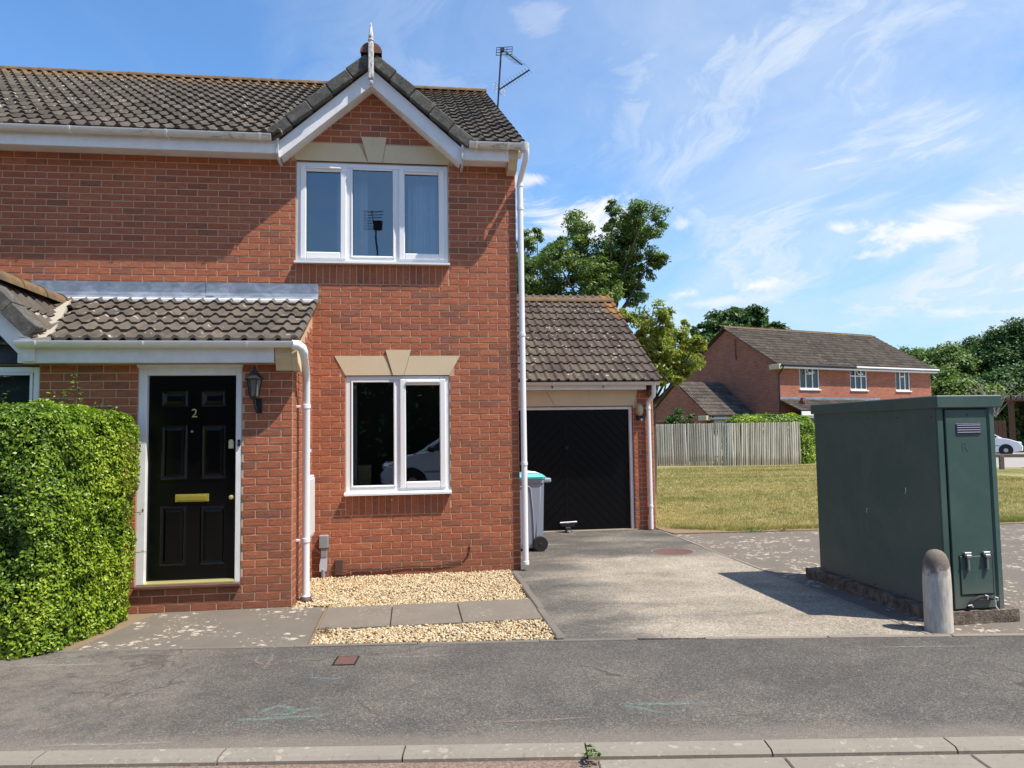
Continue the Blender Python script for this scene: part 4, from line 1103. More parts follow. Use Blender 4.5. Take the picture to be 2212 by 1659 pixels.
# meter box etc on the porch side wall and front wall
mbx = MB(); mbx.cbox((PX, -.62, .50), (PX+.045, -.16, 1.15), .006); MBX = mbx.build('meter_box', 'meter_white', H)
mb = MB(); mb.cbox((PX+.046, -.60, .53), (PX+.055, -.18, 1.12), .004); mb.build('meter_door', 'meter_white', MBX)
mb = MB(); mb.cbox((PX, -.56, 1.40), (PX+.05, -.44, 1.435), .004); mb.build('overflow_stub', 'meter_white', H)
mb = MB(); mb.cbox((-2.255, -.075, .335), (-2.155, -.005, .475), .006); EB = mb.build('cable_box', 'grey_plastic', H)
mb = MB(); mb.cbox((-2.236, -.065, .235), (-2.170, -.005, .338), .004); mb.build('cable_collar', 'grey_plastic', EB)
mb = MB(); mb.prism([(-2.235, .235), (-2.172, .235), (-2.172, .16), (-2.176, .08), (-2.25, .08), (-2.25, .15)], 1, -.06, -.004); mb.build('cable_cover', 'pale_grey_plastic', EB)
mb = MB(); mb.tube([(-2.212, -.045, .10), (-2.212, -.045, -.01)], .024, 10); mb.build('conduit', 'grey_plastic', EB, True)
mb = MB(); mb.cbox((-2.085, -.045, .03), (-2.0, -.005, .20), .004); mb.build('junction_box', 'brown_plastic', H)
pts = [(-2.0, -.02, .055)]+[(-2.0+i*.12, -.016, .062+.010*math.sin(i*1.3)+.004*i) for i in range(1, 11)]+[(-.66, -.016, .13), (-.60, -.016, .20), (-.585, -.016, .29), (-.59, -.014, .31)]
mb = MB(); mb.tube(pts, .0055, 6); mb.build('cable', 'cable_brown', H, True)
mb = MB(); mb.tube([(-2.34, -.012, .30), (-2.31, -.02, .34), (-2.27, -.02, .29), (-2.24, -.03, .27)], .004, 6); mb.build('loose_wire', 'pale_grey_plastic', H)
mb = MB(); mb.lathe([(.008, -.03), (.012, -.02), (.0001, -.0)], (-1.46, 0, .845), 10, 1); mb.build('vent_plug', 'cream_tag', H)

# ---- front door
fy0 = PY
fd = MB()
fd.cbox((DR[0], fy0+.004, .25), (-3.640, fy0+.10, 2.25), .004); fd.cbox((-2.855, fy0+.004, .235), (DR[1]-.003, fy0+.10, 2.25), .004)
fd.cbox((-3.641, fy0+.005, 2.152), (-2.854, fy0+.10, 2.25), .004)
FD = fd.build('door_frame', 'white_paint', H)
mb = MB(); mb.cbox((DR[0]-.01, fy0-.022, 2.225), (DR[1]+.008, fy0+.005, 2.252), .004); mb.build('drip_moulding', 'white_paint', FD)
dy = fy0+.055
dd = MB(); dd.box((-3.636, dy, .275), (-2.858, dy+.04, 2.148)); DOOR = dd.build('front_door', 'black_gloss', H)
for (a, b, c, d) in ((-3.53, -3.295, 1.862, 2.013), (-3.176, -2.955, 1.862, 2.013), (-3.525, -3.295, 1.19, 1.695), (-3.173, -2.953, 1.19, 1.692), (-3.525, -3.295, .41, .948), (-3.175, -2.945, .408, .942)):
    p_ = MB(); m_ = .030
    ring = [(a, c), (b, c), (b, d), (a, d)]; inn = [(a+m_, c+m_), (b-m_, c+m_), (b-m_, d-m_), (a+m_, d-m_)]; mid = [(a+m_*.45, c+m_*.45), (b-m_*.45, c+m_*.45), (b-m_*.45, d-m_*.45), (a+m_*.45, d-m_*.45)]
    vs = [(x, dy-.0008, z) for x, z in ring]+[(x, dy-.013, z) for x, z in mid]+[(x, dy-.0015, z) for x, z in inn]
    fs = []
    for i in range(4):
        j = (i+1) % 4; fs += [(i, j, 4+j, 4+i), (4+i, 4+j, 8+j, 8+i)]
    p_.add(vs, fs)
    f2 = [(a+m_+.022, c+m_+.022), (b-m_-.022, c+m_+.022), (b-m_-.022, d-m_-.022), (a+m_+.022, d-m_-.022)]
    o = len(vs); p_.add([(x, dy-.0015, z) for x, z in inn]+[(x, dy-.010, z) for x, z in f2], [(0, 1, 5, 4), (1, 2, 6, 5), (2, 3, 7, 6), (3, 0, 4, 7), (4, 5, 6, 7)])
    p_.build('door_panel', 'black_gloss', DOOR)
mb = MB(); mb.cbox((-3.394, dy-.012, .985), (-3.098, dy-.001, 1.055), .003); mb.build('letter_plate', 'brass', DOOR)
mb = MB(); mb.cbox((-3.374, dy-.016, 1.000), (-3.118, dy-.011, 1.040), .002); mb.build('letter_flap', 'brass', DOOR)
mb = MB(); mb.lathe([(.0001, -.012), (.008, -.011), (.013, -.004), (.013, 0)], (-3.255, dy, 1.632), 14, 1); mb.build('spy_hole', 'chrome', DOOR, True)
mb = MB(); mb.lathe([(.0001, -.05), (.016, -.046), (.022, -.035), (.014, -.015), (.022, -.004), (.022, 0)], (-2.895, dy, 1.018), 16, 1); mb.build('door_knob', 'brass_pale', DOOR, True)
mb = MB(); mb.prism([(-2.925, 1.47), (-2.882, 1.47), (-2.882, 1.535), (-2.892, 1.552), (-2.915, 1.552), (-2.925, 1.535)], 1, dy-.016, dy-.001); mb.build('night_latch', 'cream_tag', DOOR)
mb = MB(); mb.cbox((-2.835, fy0-.012, 1.49), (-2.812, fy0+.004, 1.55), .003); BL = mb.build('door_bell', 'black_metal', FD)
mb = MB(); mb.lathe([(.0001, -.003), (.005, -.002), (.005, 0)], (-2.8235, fy0-.012, 1.522), 10, 1); mb.build('bell_button', 'alu', FD)
tx = bpy.data.curves.new('t', 'FONT'); tx.body = '2'; tx.size = .115; tx.extrude = .003; tx.align_x = 'CENTER'
to = bpy.data.objects.new('t', tx); COL.objects.link(to); bpy.context.view_layer.update()
tm = bpy.data.meshes.new_from_object(to.evaluated_get(bpy.context.evaluated_depsgraph_get())); bpy.data.objects.remove(to)
tm.materials.clear(); tm.materials.append(MATS['brass_pale'])
num = link('door_number', tm, DOOR, Matrix.Translation((-3.235, dy-.005, 1.763)) @ Matrix.Rotation(PI/2, 4, 'X')); num['label'] = 'brass number 2 on black door'
mb = MB(); mb.prism([(fy0-.02, .252), (fy0-.02, .262), (fy0+.02, .276), (fy0+.06, .276), (fy0+.06, .252)], 0, -3.638, -2.857); mb.build('threshold', 'brass_pale', FD)
mb = MB(); mb.cbox((DR[0]-.0, fy0-.045, .215), (DR[1]+.005, fy0+.06, .25), .008); mb.build('door_step', 'quarry_tile', H)
mb = MB(); mb.box((-4.2, PY+.1, .2), (-2.5, PY+.13, 2.3)); mb.build('lobby_back', 'interior_plug', H)
# ---- neighbour's end: small slate gable over window
NX = -4.95; nt = math.tan(R(48)); nz = 2.995
ng = MB(); sgn = 1
nb_y = -1.58
def nq(mb, s_):
    q_ = .43 if s_ > 0 else .62
    a = (NX, nb_y+.02, nz-.03); b = (NX+s_*q_, nb_y+.02, nz-.03-q_*nt); c = (NX+s_*q_, -.0, nz-.03-q_*nt); d = (NX, 0, nz-.03)
    if s_ > 0: plane_quad(mb, a, b, c, d)
    else: plane_quad(mb, b, a, d, c)
nq(ng, 1); nq(ng, -1)
NG = ng.build('neighbour_canopy', 'verge_concrete', H)
cb, sb = math.cos(R(48)), math.sin(R(48))
tile_roof(NG, (NX+.62, nb_y+.03, nz-.62*nt), (0, 1, 0), (-cb, 0, sb), 1.55, .88, 'tile_porch', 20, lambda c: (c.x < -4.47-.42*((c.y+1.53)/1.5)+.05), gauge=.30)
tile_roof(NG, (NX-.62, nb_y+.03+1.5, nz-.62*nt), (0, -1, 0), (cb, 0, sb), 1.5, .88, 'tile_porch', 0, gauge=.30)
mb = MB(); half_round(mb, (NX, nb_y-.02, nz+.0), (NX, nb_y+.46, nz+.0), .125, 1.0); mb.build('canopy_ridge_tile', 'ridge_tile', NG, True)
for y in (-1.12, -.67): 
    mb = MB(); half_round(mb, (NX, y, nz), (NX, y+.447, nz), .122, 1.0); mb.build('canopy_ridge_tile', 'ridge_tile', NG, True)
mb = MB(); half_round(mb, (NX, -.22, nz), (NX, .02, nz), .125, 1.0); mb.build('canopy_ridge_tile', 'terracotta', NG, True)
# mortar valley
mb = MB(); plane_quad(mb, (-4.56, -1.55, 2.47), (-4.40, -1.55, 2.485), (-4.86, -.05, 3.115), (-5.0, -.05, 3.11), .03); mb.build('valley_mortar', 'cement_fillet', NG)
for i, (yy, s0) in enumerate(((-1.42, .05), (-1.3, .3), (-.2, .5), (-.12, .8))):
    mb = MB(); q = MB()
    mb.lathe([(.0001, -.01), (.035, -.005), (.04, .01), (.02, .022), (.0001, .025)], (-4.50-.42*((yy+1.5)/1.45), yy, 2.49+(yy+1.5)*.42), 7); mb.build('mortar_lump', 'terracotta' if i > 1 else 'cement_fillet', NG)
for i in range(2):
    M = Matrix.Translation((NX, 0, nz+.075)) @ Matrix.Rotation(R(48), 4, 'Y'); a0 = .10+i*.285
    M2 = M @ Matrix.Translation((a0+.14, 0, 0)) @ Matrix.Rotation(-R(2.5), 4, 'Y') @ Matrix.Translation((-a0-.14, 0, 0))
    mb = MB(); mb.cbox((a0, nb_y-.03, -.13), (a0+.29, nb_y+.19, .0), .007, M2); mb.build('verge_tile', 'verge_concrete', NG)
mb = MB(); hb = .26; nbt = nz-.10
mb.prism([(NX, nbt), (NX+.42, nbt-.42*nt), (NX+.42, 2.268), (NX+.345, 2.268), (NX, nbt-hb+.01)], 1, nb_y+.04, nb_y+.07); mb.build('barge_board', 'white_paint', NG)
mb = MB(); mb.prism([(NX-.6, nbt-.6*nt), (NX, nbt), (NX, nbt-hb), (NX-.50, nbt-.50*nt-hb)], 1, nb_y+.04, nb_y+.07); mb.build('barge_board', 'white_paint', NG)
for r_ in range(6):
    z0 = 2.265+r_*.14
    for c_ in range(5):
        xa = NX-.5+c_*.24-(.12 if r_ % 2 else 0); xb = xa+.236; poly = [(xa, z0), (xb, z0), (xb, z0+.15), (xa, z0+.15)]
        for s_ in (1, -1): poly = clip_poly(poly, s_*nt, 1, nz-.20+s_*nt*NX) if poly else poly
        if len(poly) > 2:
            m_ = MB(); m_.cur = random.random(); m_.prism(poly, 1, PY-.03+.004*(r_ % 2), PY-.02+.004*(r_ % 2)); m_.build('slate', 'slate', NG)
mb = MB(); mb.prism([(NX-.62, 2.255), (NX+.62, 2.255), (NX, 2.95)], 1, PY-.018, PY-.002); mb.build('slate_backing', 'slate', NG)
NW = window(H, -6.6, -4.56, .9, 2.235, [(-6.545, -5.6, False), (-5.54, -4.62, False)], PY-.005)
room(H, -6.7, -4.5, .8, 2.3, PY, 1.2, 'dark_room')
mb = MB(); mb.box((-5.55, PY+.16, .9), (-4.57, PY+.17, 2.2)); mb.build('roller_blind', 'dark_panel', H)
adopt(house)
# children of children keep their own frames: parents of parts have identity basis, nothing to fix

# ---- lantern by the door
lan = thing('wall_lantern', 'black coach lantern on the brick wall beside the front door', 'lantern', loc=(-2.665, PY, 1.83))
lx, ly = -2.668, PY-.115
mb = MB(); mb.cbox((-2.675, PY-.014, 1.795), (-2.615, PY, 1.93), .006); mb.build('back_plate', 'black_metal', lan)
mb = MB(); mb.tube([(-2.645, PY-.012, 1.83), (-2.648, PY-.05, 1.81), (-2.66, PY-.095, 1.84), (lx, ly, 1.90), (lx, ly, 1.925)], [.012, .013, .012, .011, .011], 8); mb.build('bracket_arm', 'black_metal', lan, True)
mb = MB(); mb.lathe([(.012, 1.915), (.035, 1.925), (.042, 1.940), (.042, 1.946)], (lx, ly, 0), 6); mb.build('lantern_base', 'black_metal', lan)
mb = MB(); mb.lathe([(.036, 1.946), (.064, 2.10)], (lx, ly, 0), 6); mb.build('lantern_glass', 'lantern_pane', lan)
mb = MB()
for k in range(6):
    a = 2*PI*k/6; mb.tube([(lx+.040*math.cos(a), ly+.040*math.sin(a), 1.946), (lx+.068*math.cos(a), ly+.068*math.sin(a), 2.102)], .0045, 5)
mb.build('cage_bars', 'black_metal', lan)
mb = MB(); mb.lathe([(.086, 2.098), (.088, 2.108), (.060, 2.135), (.036, 2.165), (.030, 2.178), (.018, 2.188), (.012, 2.20), (.014, 2.212), (.004, 2.235), (.0001, 2.24)], (lx, ly, 0), 6); mb.build('lantern_roof', 'black_metal', lan)
adopt(lan)

# ---- aerial
aer = thing('tv_aerial', 'television aerial mast with two yagi antennas behind the roof verge', 'aerial', loc=(.21, 3.0, 6.3))
Y3 = 3.0
mb = MB(); mb.tube([(.165, Y3, 6.1), (.172, Y3, 6.81), (.243, Y3, 7.80)], .014, 8); mb.build('mast', 'dark_alu', aer, True)
def P3(x, z, dy=0): return (x, Y3+dy, z)
mb = MB(); mb.tube([P3(.30, 7.72, -.05), P3(.52, 7.36, -.35)], .011, 6); mb.build('boom', 'dark_alu', aer)
mb = MB()
for k in range(8):
    t = k/7.5; c = Vector(P3(.335+.18*t, 7.665-.30*t, -.07-.26*t)); d = Vector((.105, .03, .008)); mb.tube([c-d, c+d], .0032, 5)
mb.build('director_rods', 'dark_alu', aer)
mb = MB()
for zc in (7.70, 7.745, 7.79, 7.83):
    mb.tube([P3(.155+(zc-7.7)*.1, zc-.015, .02), P3(.415+(zc-7.7)*.1, zc+.015, .02)], .006, 5)
for xc in (.16, .245, .33, .418): mb.tube([P3(xc, 7.685+(xc-.16)*.11, .02), P3(xc+.012, 7.815+(xc-.16)*.11, .02)], .005, 5)
mb.build('reflector_grid', 'dark_alu', aer)
mb = MB(); mb.cbox((.225, Y3-.04, 7.73), (.29, Y3+.01, 7.80), .008); mb.build('dipole_box', 'black_metal', aer)
mb = MB(); mb.tube([P3(.19, 7.10), P3(.66, 7.335, -.25)], .012, 6); mb.build('boom', 'dark_alu', aer)
mb = MB()
for k in range(10):
    t = k/9; c = Vector(P3(.27+.39*t, 7.145+.19*t, -.05-.2*t)); d = Vector((.045, .07, -.022)); mb.tube([c-d, c+d], .003, 5)
mb.build('director_rods', 'alu', aer)
mb = MB()
for k in range(5): 
    z = 7.04+k*.035; mb.tube([P3(.10-.0*k, z+.05, 0), P3(.30, z-.04, 0)], .0035, 5)
mb.build('reflector_rods', 'alu', aer); adopt(aer)

# ================================================================== GARAGE
GY = 3.03
gar = thing('garage', 'attached brick garage with tiled roof and black herringbone door', 'garage', loc=(1.3, GY, 0))
gd = (.17, 2.30, -.1, 1.985)
gw = MB(); wall_sheet(gw, (0, GY, 0), (1, 0, 0), (0, -1, 0), .005, 2.635, -.15, 2.25, [gd], .22)
gw.box((2.535, GY+.22, -.15), (2.635, 8.0, 2.25)); gw.box((.005, 8, -.15), (2.635, 8.1, 2.25)); gw.box((.005, GY+.22, -.15), (.1, 8.0, 2.25))
gw.prism([(GY+.22, 2.25), (8.0, 2.25), (5.55, 3.80)], 0, 2.535, 2.635)
GW = gw.build('garage_wall', 'mortar', gar)
GB = Bricks()
for k in range(0, 31):
    GB.row((0, GY, 0), (1, 0, 0), (0, -1, 0), k*.075, .01, 2.635, 2.635-(.1125 if k % 2 else .225), [gd, (.1, 2.36, 1.98, 2.3)])
    GB.row((2.635, 0, 0), (0, 1, 0), (1, 0, 0), k*.075, GY, 8, GY+(.225 if k % 2 else .1125), [])
    GB.row((2.30, 0, 0), (0, 1, 0), (-1, 0, 0), k*.075, GY, GY+.2, GY, []) if k < 26 else None
GB.finish(90, lambda c: GW, GW, lambda c: c.y < GY+.01)
lintel(gar, .12, 2.30, 1.985, 2.235, .0, .885, 1.455, 2.235, 1.03, 1.315, GY, fr=.08)
gf = MB(); gf.cbox((.175, GY+.03, 0), (.225, GY+.09, 1.975), .004); gf.cbox((2.243, GY+.03, 0), (2.29, GY+.09, 1.975), .004); gf.cbox((.224, GY+.031, 1.93), (2.244, GY+.09, 1.977), .004)
gf.build('door_frame', 'white_paint', gar)
mb = MB(); mb.box((.22, GY+.10, .03), (2.25, GY+.12, 1.94)); GD = mb.build('garage_door', 'black_garage', gar)
gcx = 1.212
for s_ in (-1, 1):
    x0, x1 = (gcx+.035, 2.243) if s_ > 0 else (.225, gcx-.035)
    st = .153
    for k in range(-3, 24):
        c0 = k*st; c1 = c0+st-.010      # lines z = c - s*(x-gcx)
        lo_, hi_ = c0+.035, c1+.035
        poly = [(x0, .035), (x1, .035), (x1, 1.928), (x0, 1.928)]
        poly = clip_poly(poly, s_*1.0, 1, hi_+s_*gcx); 
        if len(poly) > 2: poly = clip_poly(poly, -s_*1.0, -1, -(lo_+s_*gcx))
        if len(poly) > 2:
            ar = abs(sum(poly[i][0]*poly[(i+1) % len(poly)][1]-poly[(i+1) % len(poly)][0]*poly[i][1] for i in range(len(poly))))/2
            if ar > .002: m_ = MB(); m_.prism(poly, 1, GY+.086, GY+.099); m_.build('board', 'black_garage', GD)
mb = MB(); mb.cbox((gcx-.033, GY+.082, .035), (gcx+.033, GY+.099, 1.928), .003); mb.build('centre_stile', 'black_garage', GD)
mb = MB(); mb.cbox((gcx-.02, GY+.06, 1.30), (gcx+.02, GY+.082, 1.36), .004); mb.tube([(gcx, GY+.06, 1.33), (gcx, GY+.035, 1.33)], .008, 8); mb.cbox((gcx-.035, GY+.028, 1.322), (gcx+.035, GY+.04, 1.338), .003); mb.build('door_handle', 'black_metal', GD)
mb = MB(); mb.cbox((.18, GY-.03, -.02), (2.33, GY+.12, .022), .006); mb.build('garage_sill', 'edging_pale', gar)
# roof
GP = R(32.0); ge = Vector((0, 2.70, 2.352)); gv = Vector((0, math.cos(GP), math.sin(GP))); GSL = 2.83/math.cos(GP)
gr_ = MB(); top = ge+gv*GSL
plane_quad(gr_, (.01, ge.y+.05, ge.z-.0), (2.66, ge.y+.05, ge.z-.0), (2.66, top.y, top.z-.03), (.01, top.y, top.z-.03))
plane_quad(gr_, (2.66, top.y, top.z-.03), (2.66, 8.3, 2.3), (.01, 8.3, 2.3), (.01, top.y, top.z-.03))
GRF = gr_.build('garage_roof', 'verge_concrete', gar)
tile_roof(GRF, (2.705-9*.3, ge.y, ge.z), (1, 0, 0), gv, 9*.3, GSL-.02, 'tile_garage', 300)
x = 2.70
while x > .1:
    mb = MB(); xe = max(x-.447, .01); half_round(mb, (x, top.y, top.z-.02), (xe, top.y, top.z-.02), .115, .8); mb.build('ridge_tile', 'ridge_tile', GRF, True); x -= .45
eave(gar, .01, 2.47, 2.235, 2.86, zf=.12, wallY=GY)
gutter(gar, .01, 2.66, 2.785, 2.352, .055, brk=.82, first=.12, mat='gutter_plastic')
d3 = downpipe(gar, [(2.575, 2.785, 2.31), (2.575, 2.785, 2.18), (2.57, 2.80, 2.13), (2.545, 2.90, 2.07), (2.535, 2.955, 2.03), (2.535, 2.965, 1.97), (2.535, 2.965, .02)], .034, [(2.575, 2.785, 2.20), (2.535, 2.965, 1.94), (2.535, 2.965, .38)], 'white_upvc', None)
for z in (1.94, .38):
    mb = MB(); mb.cbox((2.49, 2.975, z-.01), (2.58, GY, z+.01), .002); mb.build('pipe_strap', 'white_upvc', d3)
mb = MB(); mb.prism([(2.83, 2.38), (2.83, 2.25), (GY, 2.12), (GY, 2.38)], 0, 2.53, 2.66); mb.build('corbel', 'brown_timber', gar)
adopt(gar)
bl = thing('bulkhead_light', 'oval cream bulkhead light on the brick pier beside the garage door', 'light', loc=(2.40, GY, 1.88))
mb = MB(); mb.lathe([(.0001, -.10), (.035, -.095), (.052, -.07), (.058, -.02), (.058, 0)], (0, 0, 0), 16, 1)
o_ = mb.build('diffuser', 'lamp_cream', bl, True); o_.scale = (1.0, 1, 1.85); o_.location = (0, 0, .035)
mb = MB(); mb.cbox((-.062, -.085, -.125), (.062, 0, -.06), .02); mb.build('base_housing', 'black_metal', bl)
mb = MB(); mb.lathe([(.0001, -.10), (.02, -.095), (.03, -.08), (.03, -.06)], (.01, 0, -.125), 12, 1); mb.build('sensor', 'chrome', bl, True)
lk = thing('garage_lock_bar', 'chrome and black security lock standing at the foot of garage door', 'lock', loc=(1.18, GY-.03, .02))
mb = MB(); mb.tube([(1.06, GY-.05, .155), (1.33, GY-.05, .165)], .017, 12); mb.build('chrome_bar', 'chrome', lk, True)
mb = MB(); mb.cbox((1.08, GY-.06, .09), (1.30, GY-.03, .15), .012); mb.build('black_bracket', 'black_metal', lk)
mb = MB(); mb.cbox((1.14, GY-.08, .022), (1.23, GY-.02, .092), .01); mb.build('lock_body', 'black_rubber', lk)
mb = MB(); mb.lathe([(.0001, 0), (.035, .0), (.035, .02), (.02, .03), (.0001, .032)], (1.19, GY-.09, .012), 14); mb.build('floor_anchor', 'chrome', lk, True); adopt(lk)

# ---- wheelie bin
def make_bin():
    b = thing('wheelie_bin', 'grey wheeled bin with turquoise lid beside the house corner', 'bin', loc=(.26, 1.50, 0))
    # local frame at its centre on the ground, back (wheels, handle) towards +x
    def ring(z, d, wd, xo=0, c=.05):
        hx, hy = d/2, wd/2; return [(xo-hx+c, -hy, z), (xo+hx-c, -hy, z), (xo+hx, -hy+c, z), (xo+hx, hy-c, z), (xo+hx-c, hy, z), (xo-hx+c, hy, z), (xo-hx, hy-c, z), (xo-hx, -hy+c, z)]
    rs = [ring(.04, .36, .38, .02), ring(.10, .38, .40, .02), ring(.90, .47, .47, .0), ring(.905, .51, .50, .0), ring(.955, .52, .51, .0)]
    mb = MB(); vs = [q for r_ in rs for q in r_]; fs = []
    for i in range(len(rs)-1):
        for k in range(8): fs.append((i*8+k, i*8+(k+1) % 8, (i+1)*8+(k+1) % 8, (i+1)*8+k))
    fs += [tuple(range(7, -1, -1)), tuple(range((len(rs)-1)*8, len(rs)*8))]; mb.add(vs, fs)
    body = mb.build('bin_body', 'bin_grey', b)
    mb = MB()   # recessed side panel line: raised rib
    mb.tube([(-.15, -.232, .86), (.03, -.238, .86), (.055, -.236, .83), (.085, -.222, .50), (.10, -.206, .12)], .009, 6); mb.build('side_rib', 'bin_grey', body, True)
    mb = MB(); mb.prism([(.12, .06), (.215, .06), (.24, .90), (.165, .90)], 1, -.215, .215); mb.build('back_web', 'bin_grey', body)
    # lid
    rl = [ring(.957, .54, .53, -.01, .05), ring(.985, .55, .54, -.01, .05), ring(1.02, .46, .46, -.01, .06), ring(1.035, .25, .28, -.01, .06)]
    mb = MB(); vs = [q for r_ in rl for q in r_]; fs = []
    for i in range(3):
        for k in range(8): fs.append((i*8+k, i*8+(k+1) % 8, (i+1)*8+(k+1) % 8, (i+1)*8+k))
    fs += [tuple(range(7, -1, -1)), tuple(range(24, 32))]; mb.add(vs, fs); lid = mb.build('lid', 'bin_lid', b)
    for yy in (-.17, .02):
        mb = MB(); mb.tube([(-.02, yy, 1.01), (.0, yy, 1.055), (.17, yy, 1.035), (.20, yy, .99)], .006, 6); mb.build('lid_strap', 'chrome', lid, True)
    mb = MB(); mb.cbox((.235, -.22, .905), (.34, -.16, .965), .015); mb.cbox((.235, .16, .905), (.34, .22, .965), .015); mb.tube([(.325, -.2, .94), (.325, .2, .94)], .017, 10); mb.build('handle', 'bin_grey', b, True)
    for yy in (-.255, .215):
        mb = MB(); mb.lathe([(.055, 0), (.095, .0), (.102, .008), (.102, .034), (.095, .042), (.05, .042)], (.175, yy, .102), 24, 1); wh = mb.build('wheel', 'black_rubber', b, True)
        mb = MB(); mb.lathe([(.0001, -.004), (.016, -.004), (.02, .004), (.045, .008), (.055, .002), (.055, .04), (.0001, .04)], (.175, yy, .102), 20, 1); mb.build('hub', 'grey_rubber', wh, True)
    return b
bn = make_bin(); bn.location = (.275, 1.50, 0)

# ---- green street cabinet
cab = thing('street_cabinet', 'tall dark green metal utility cabinet on a concrete plinth', 'utility cabinet', loc=(3.25, -2.1, 0))
cx0, cx1, cy0, cy1 = 2.995, 3.505, -3.045, -1.185
mb = MB(); mb.cbox((cx0, cy0+.012, .10), (cx1, cy1, 1.735), .006); CB = mb.build('cabinet_body', 'cabinet_green', cab)
mb = MB(); mb.cbox((cx0, cy0-.004, .102), (cx0+.052, cy0+.010, 1.73), .003); mb.build('corner_flange', 'cabinet_green', cab)
mb = MB(); mb.prism([(3.435, cy0-.006), (3.452, cy0-.020), (3.498, cy0-.012), (3.505, cy0+.010), (3.435, cy0+.010)], 2, .102, 1.73); mb.build('corner_flange', 'cabinet_green', cab)
mb = MB(); mb.cbox((3.064, cy0-.010, .115), (3.434, cy0+.010, 1.712), .004); DP = mb.build('cabinet_door', 'cabinet_green', cab)
mb = MB(); mb.box((cx0+.052, cy0+.004, .104), (3.435, cy0+.011, 1.725)); mb.build('door_gap', 'cabinet_dark', cab)
mb = MB(); mb.cbox((cx0-.02, cy0-.035, 1.725), (cx1+.06, cy1+.035, 1.828), .008); mb.build('cabinet_lid', 'cabinet_green', cab)
mb = MB(); frame_rect(mb, 3.115, 3.418, .219, .543, .011, cy0-.0115, cy0-.008, .001); mb.build('hatch_gap', 'cabinet_dark', DP)
mb = MB(); mb.cbox((3.126, cy0-.017, .230), (3.407, cy0-.0095, .532), .003); mb.build('hatch', 'cabinet_green', DP)
for lx_ in (3.185, 3.352):
    mb = MB(); mb.cbox((lx_-.030, cy0-.036, .535), (lx_+.030, cy0-.011, .565), .004); mb.cbox((lx_-.022, cy0-.046, .520), (lx_+.022, cy0-.026, .545), .004)
    mb.cbox((lx_-.009, cy0-.040, .425), (lx_+.009, cy0-.020, .53), .003); mb.lathe([(.0001, -.022), (.012, -.018), (.013, 0)], (lx_+.0, cy0-.017, .428), 10, 1); mb.build('toggle_latch', 'dull_steel', DP)
mb = MB(); mb.cbox((3.150, cy0-.013, 1.512), (3.378, cy0-.009, 1.598), .002); VN = mb.build('vent_plate', 'vent_dark', DP)
for i in range(4):
    z = 1.522+i*.019; mb = MB(); mb.cbox((3.158, cy0-.020, z), (3.370, cy0-.0125, z+.007), .002); mb.build('louvre', 'vent_label', DP)
mb = MB(); mb.lathe([(.0001, -.016), (.005, -.015), (.006, -.009)], (3.262, cy0, 1.67), 8, 1); mb.build('keyhole', 'cabinet_dark', DP)
tx = bpy.data.curves.new('t', 'FONT'); tx.body = 'R'; tx.size = .10; tx.extrude = .0005
to = bpy.data.objects.new('t', tx); COL.objects.link(to); bpy.context.view_layer.update()
tm = bpy.data.meshes.new_from_object(to.evaluated_get(bpy.context.evaluated_depsgraph_get())); bpy.data.objects.remove(to)
tm.materials.clear(); tm.materials.append(MATS['stencil_grey'])
link('stencilled_letter', tm, DP, Matrix.Translation((3.195, cy0-.0112, 1.375)) @ Matrix.Rotation(PI/2, 4, 'X'))
mb = MB(); mb.box((cx0-.0025, cy0+.014, 1.69), (cx0+.001, cy1-.002, 1.724)); mb.build('top_rail', 'cabinet_green', cab)
for yy in (-2.98, -2.55, -2.12, -1.69, -1.26):
    for zz in (.135, 1.66):
        mb = MB(); mb.lathe([(.0001, -.004), (.006, -.003), (.008, 0)], (cx0, yy, zz), 8, 0); mb.build('rivet', 'cabinet_dark', cab)
for (yy, zz, l_) in ((-2.62, 1.02, .035), (-2.05, .80, .025)):
    mb = MB(); mb.box((cx0-.0012, yy, zz), (cx0+.001, yy+.006, zz+l_)); mb.box((cx0-.0012, yy+.008, zz-.02), (cx0+.001, yy+.012, zz-.005)); mb.build('paint_chip', 'white_box', cab)
mb = MB(); mb.tube([(3.155, cy0-.03, .09), (3.165, cy0-.035, .15), (3.20, cy0-.035, .185), (3.27, cy0-.03, .208), (3.33, cy0-.03, .205), (3.39, cy0-.02, .188)], .013, 8); HS = mb.build('hose', 'black_rubber', cab, True)
for (a, b) in (((3.15, .148), (3.19, .135)), ((3.305, .225), (3.325, .19)), ((3.39, .205), (3.412, .175))):
    mb = MB(); mb.tube([(a[0], cy0-.045, a[1]), ((a[0]+b[0])/2+.008, cy0-.052, (a[1]+b[1])/2+.012), (b[0], cy0-.045, b[1])], .005, 6); mb.build('cable_tie', 'white_box', HS)
mb = MB(); mb.tube([(3.405, cy0-.03, .18), (3.402, cy0-.035, .13), (3.418, cy0-.045, .10)], .005, 6); mb.build('cable_tie', 'white_box', HS)
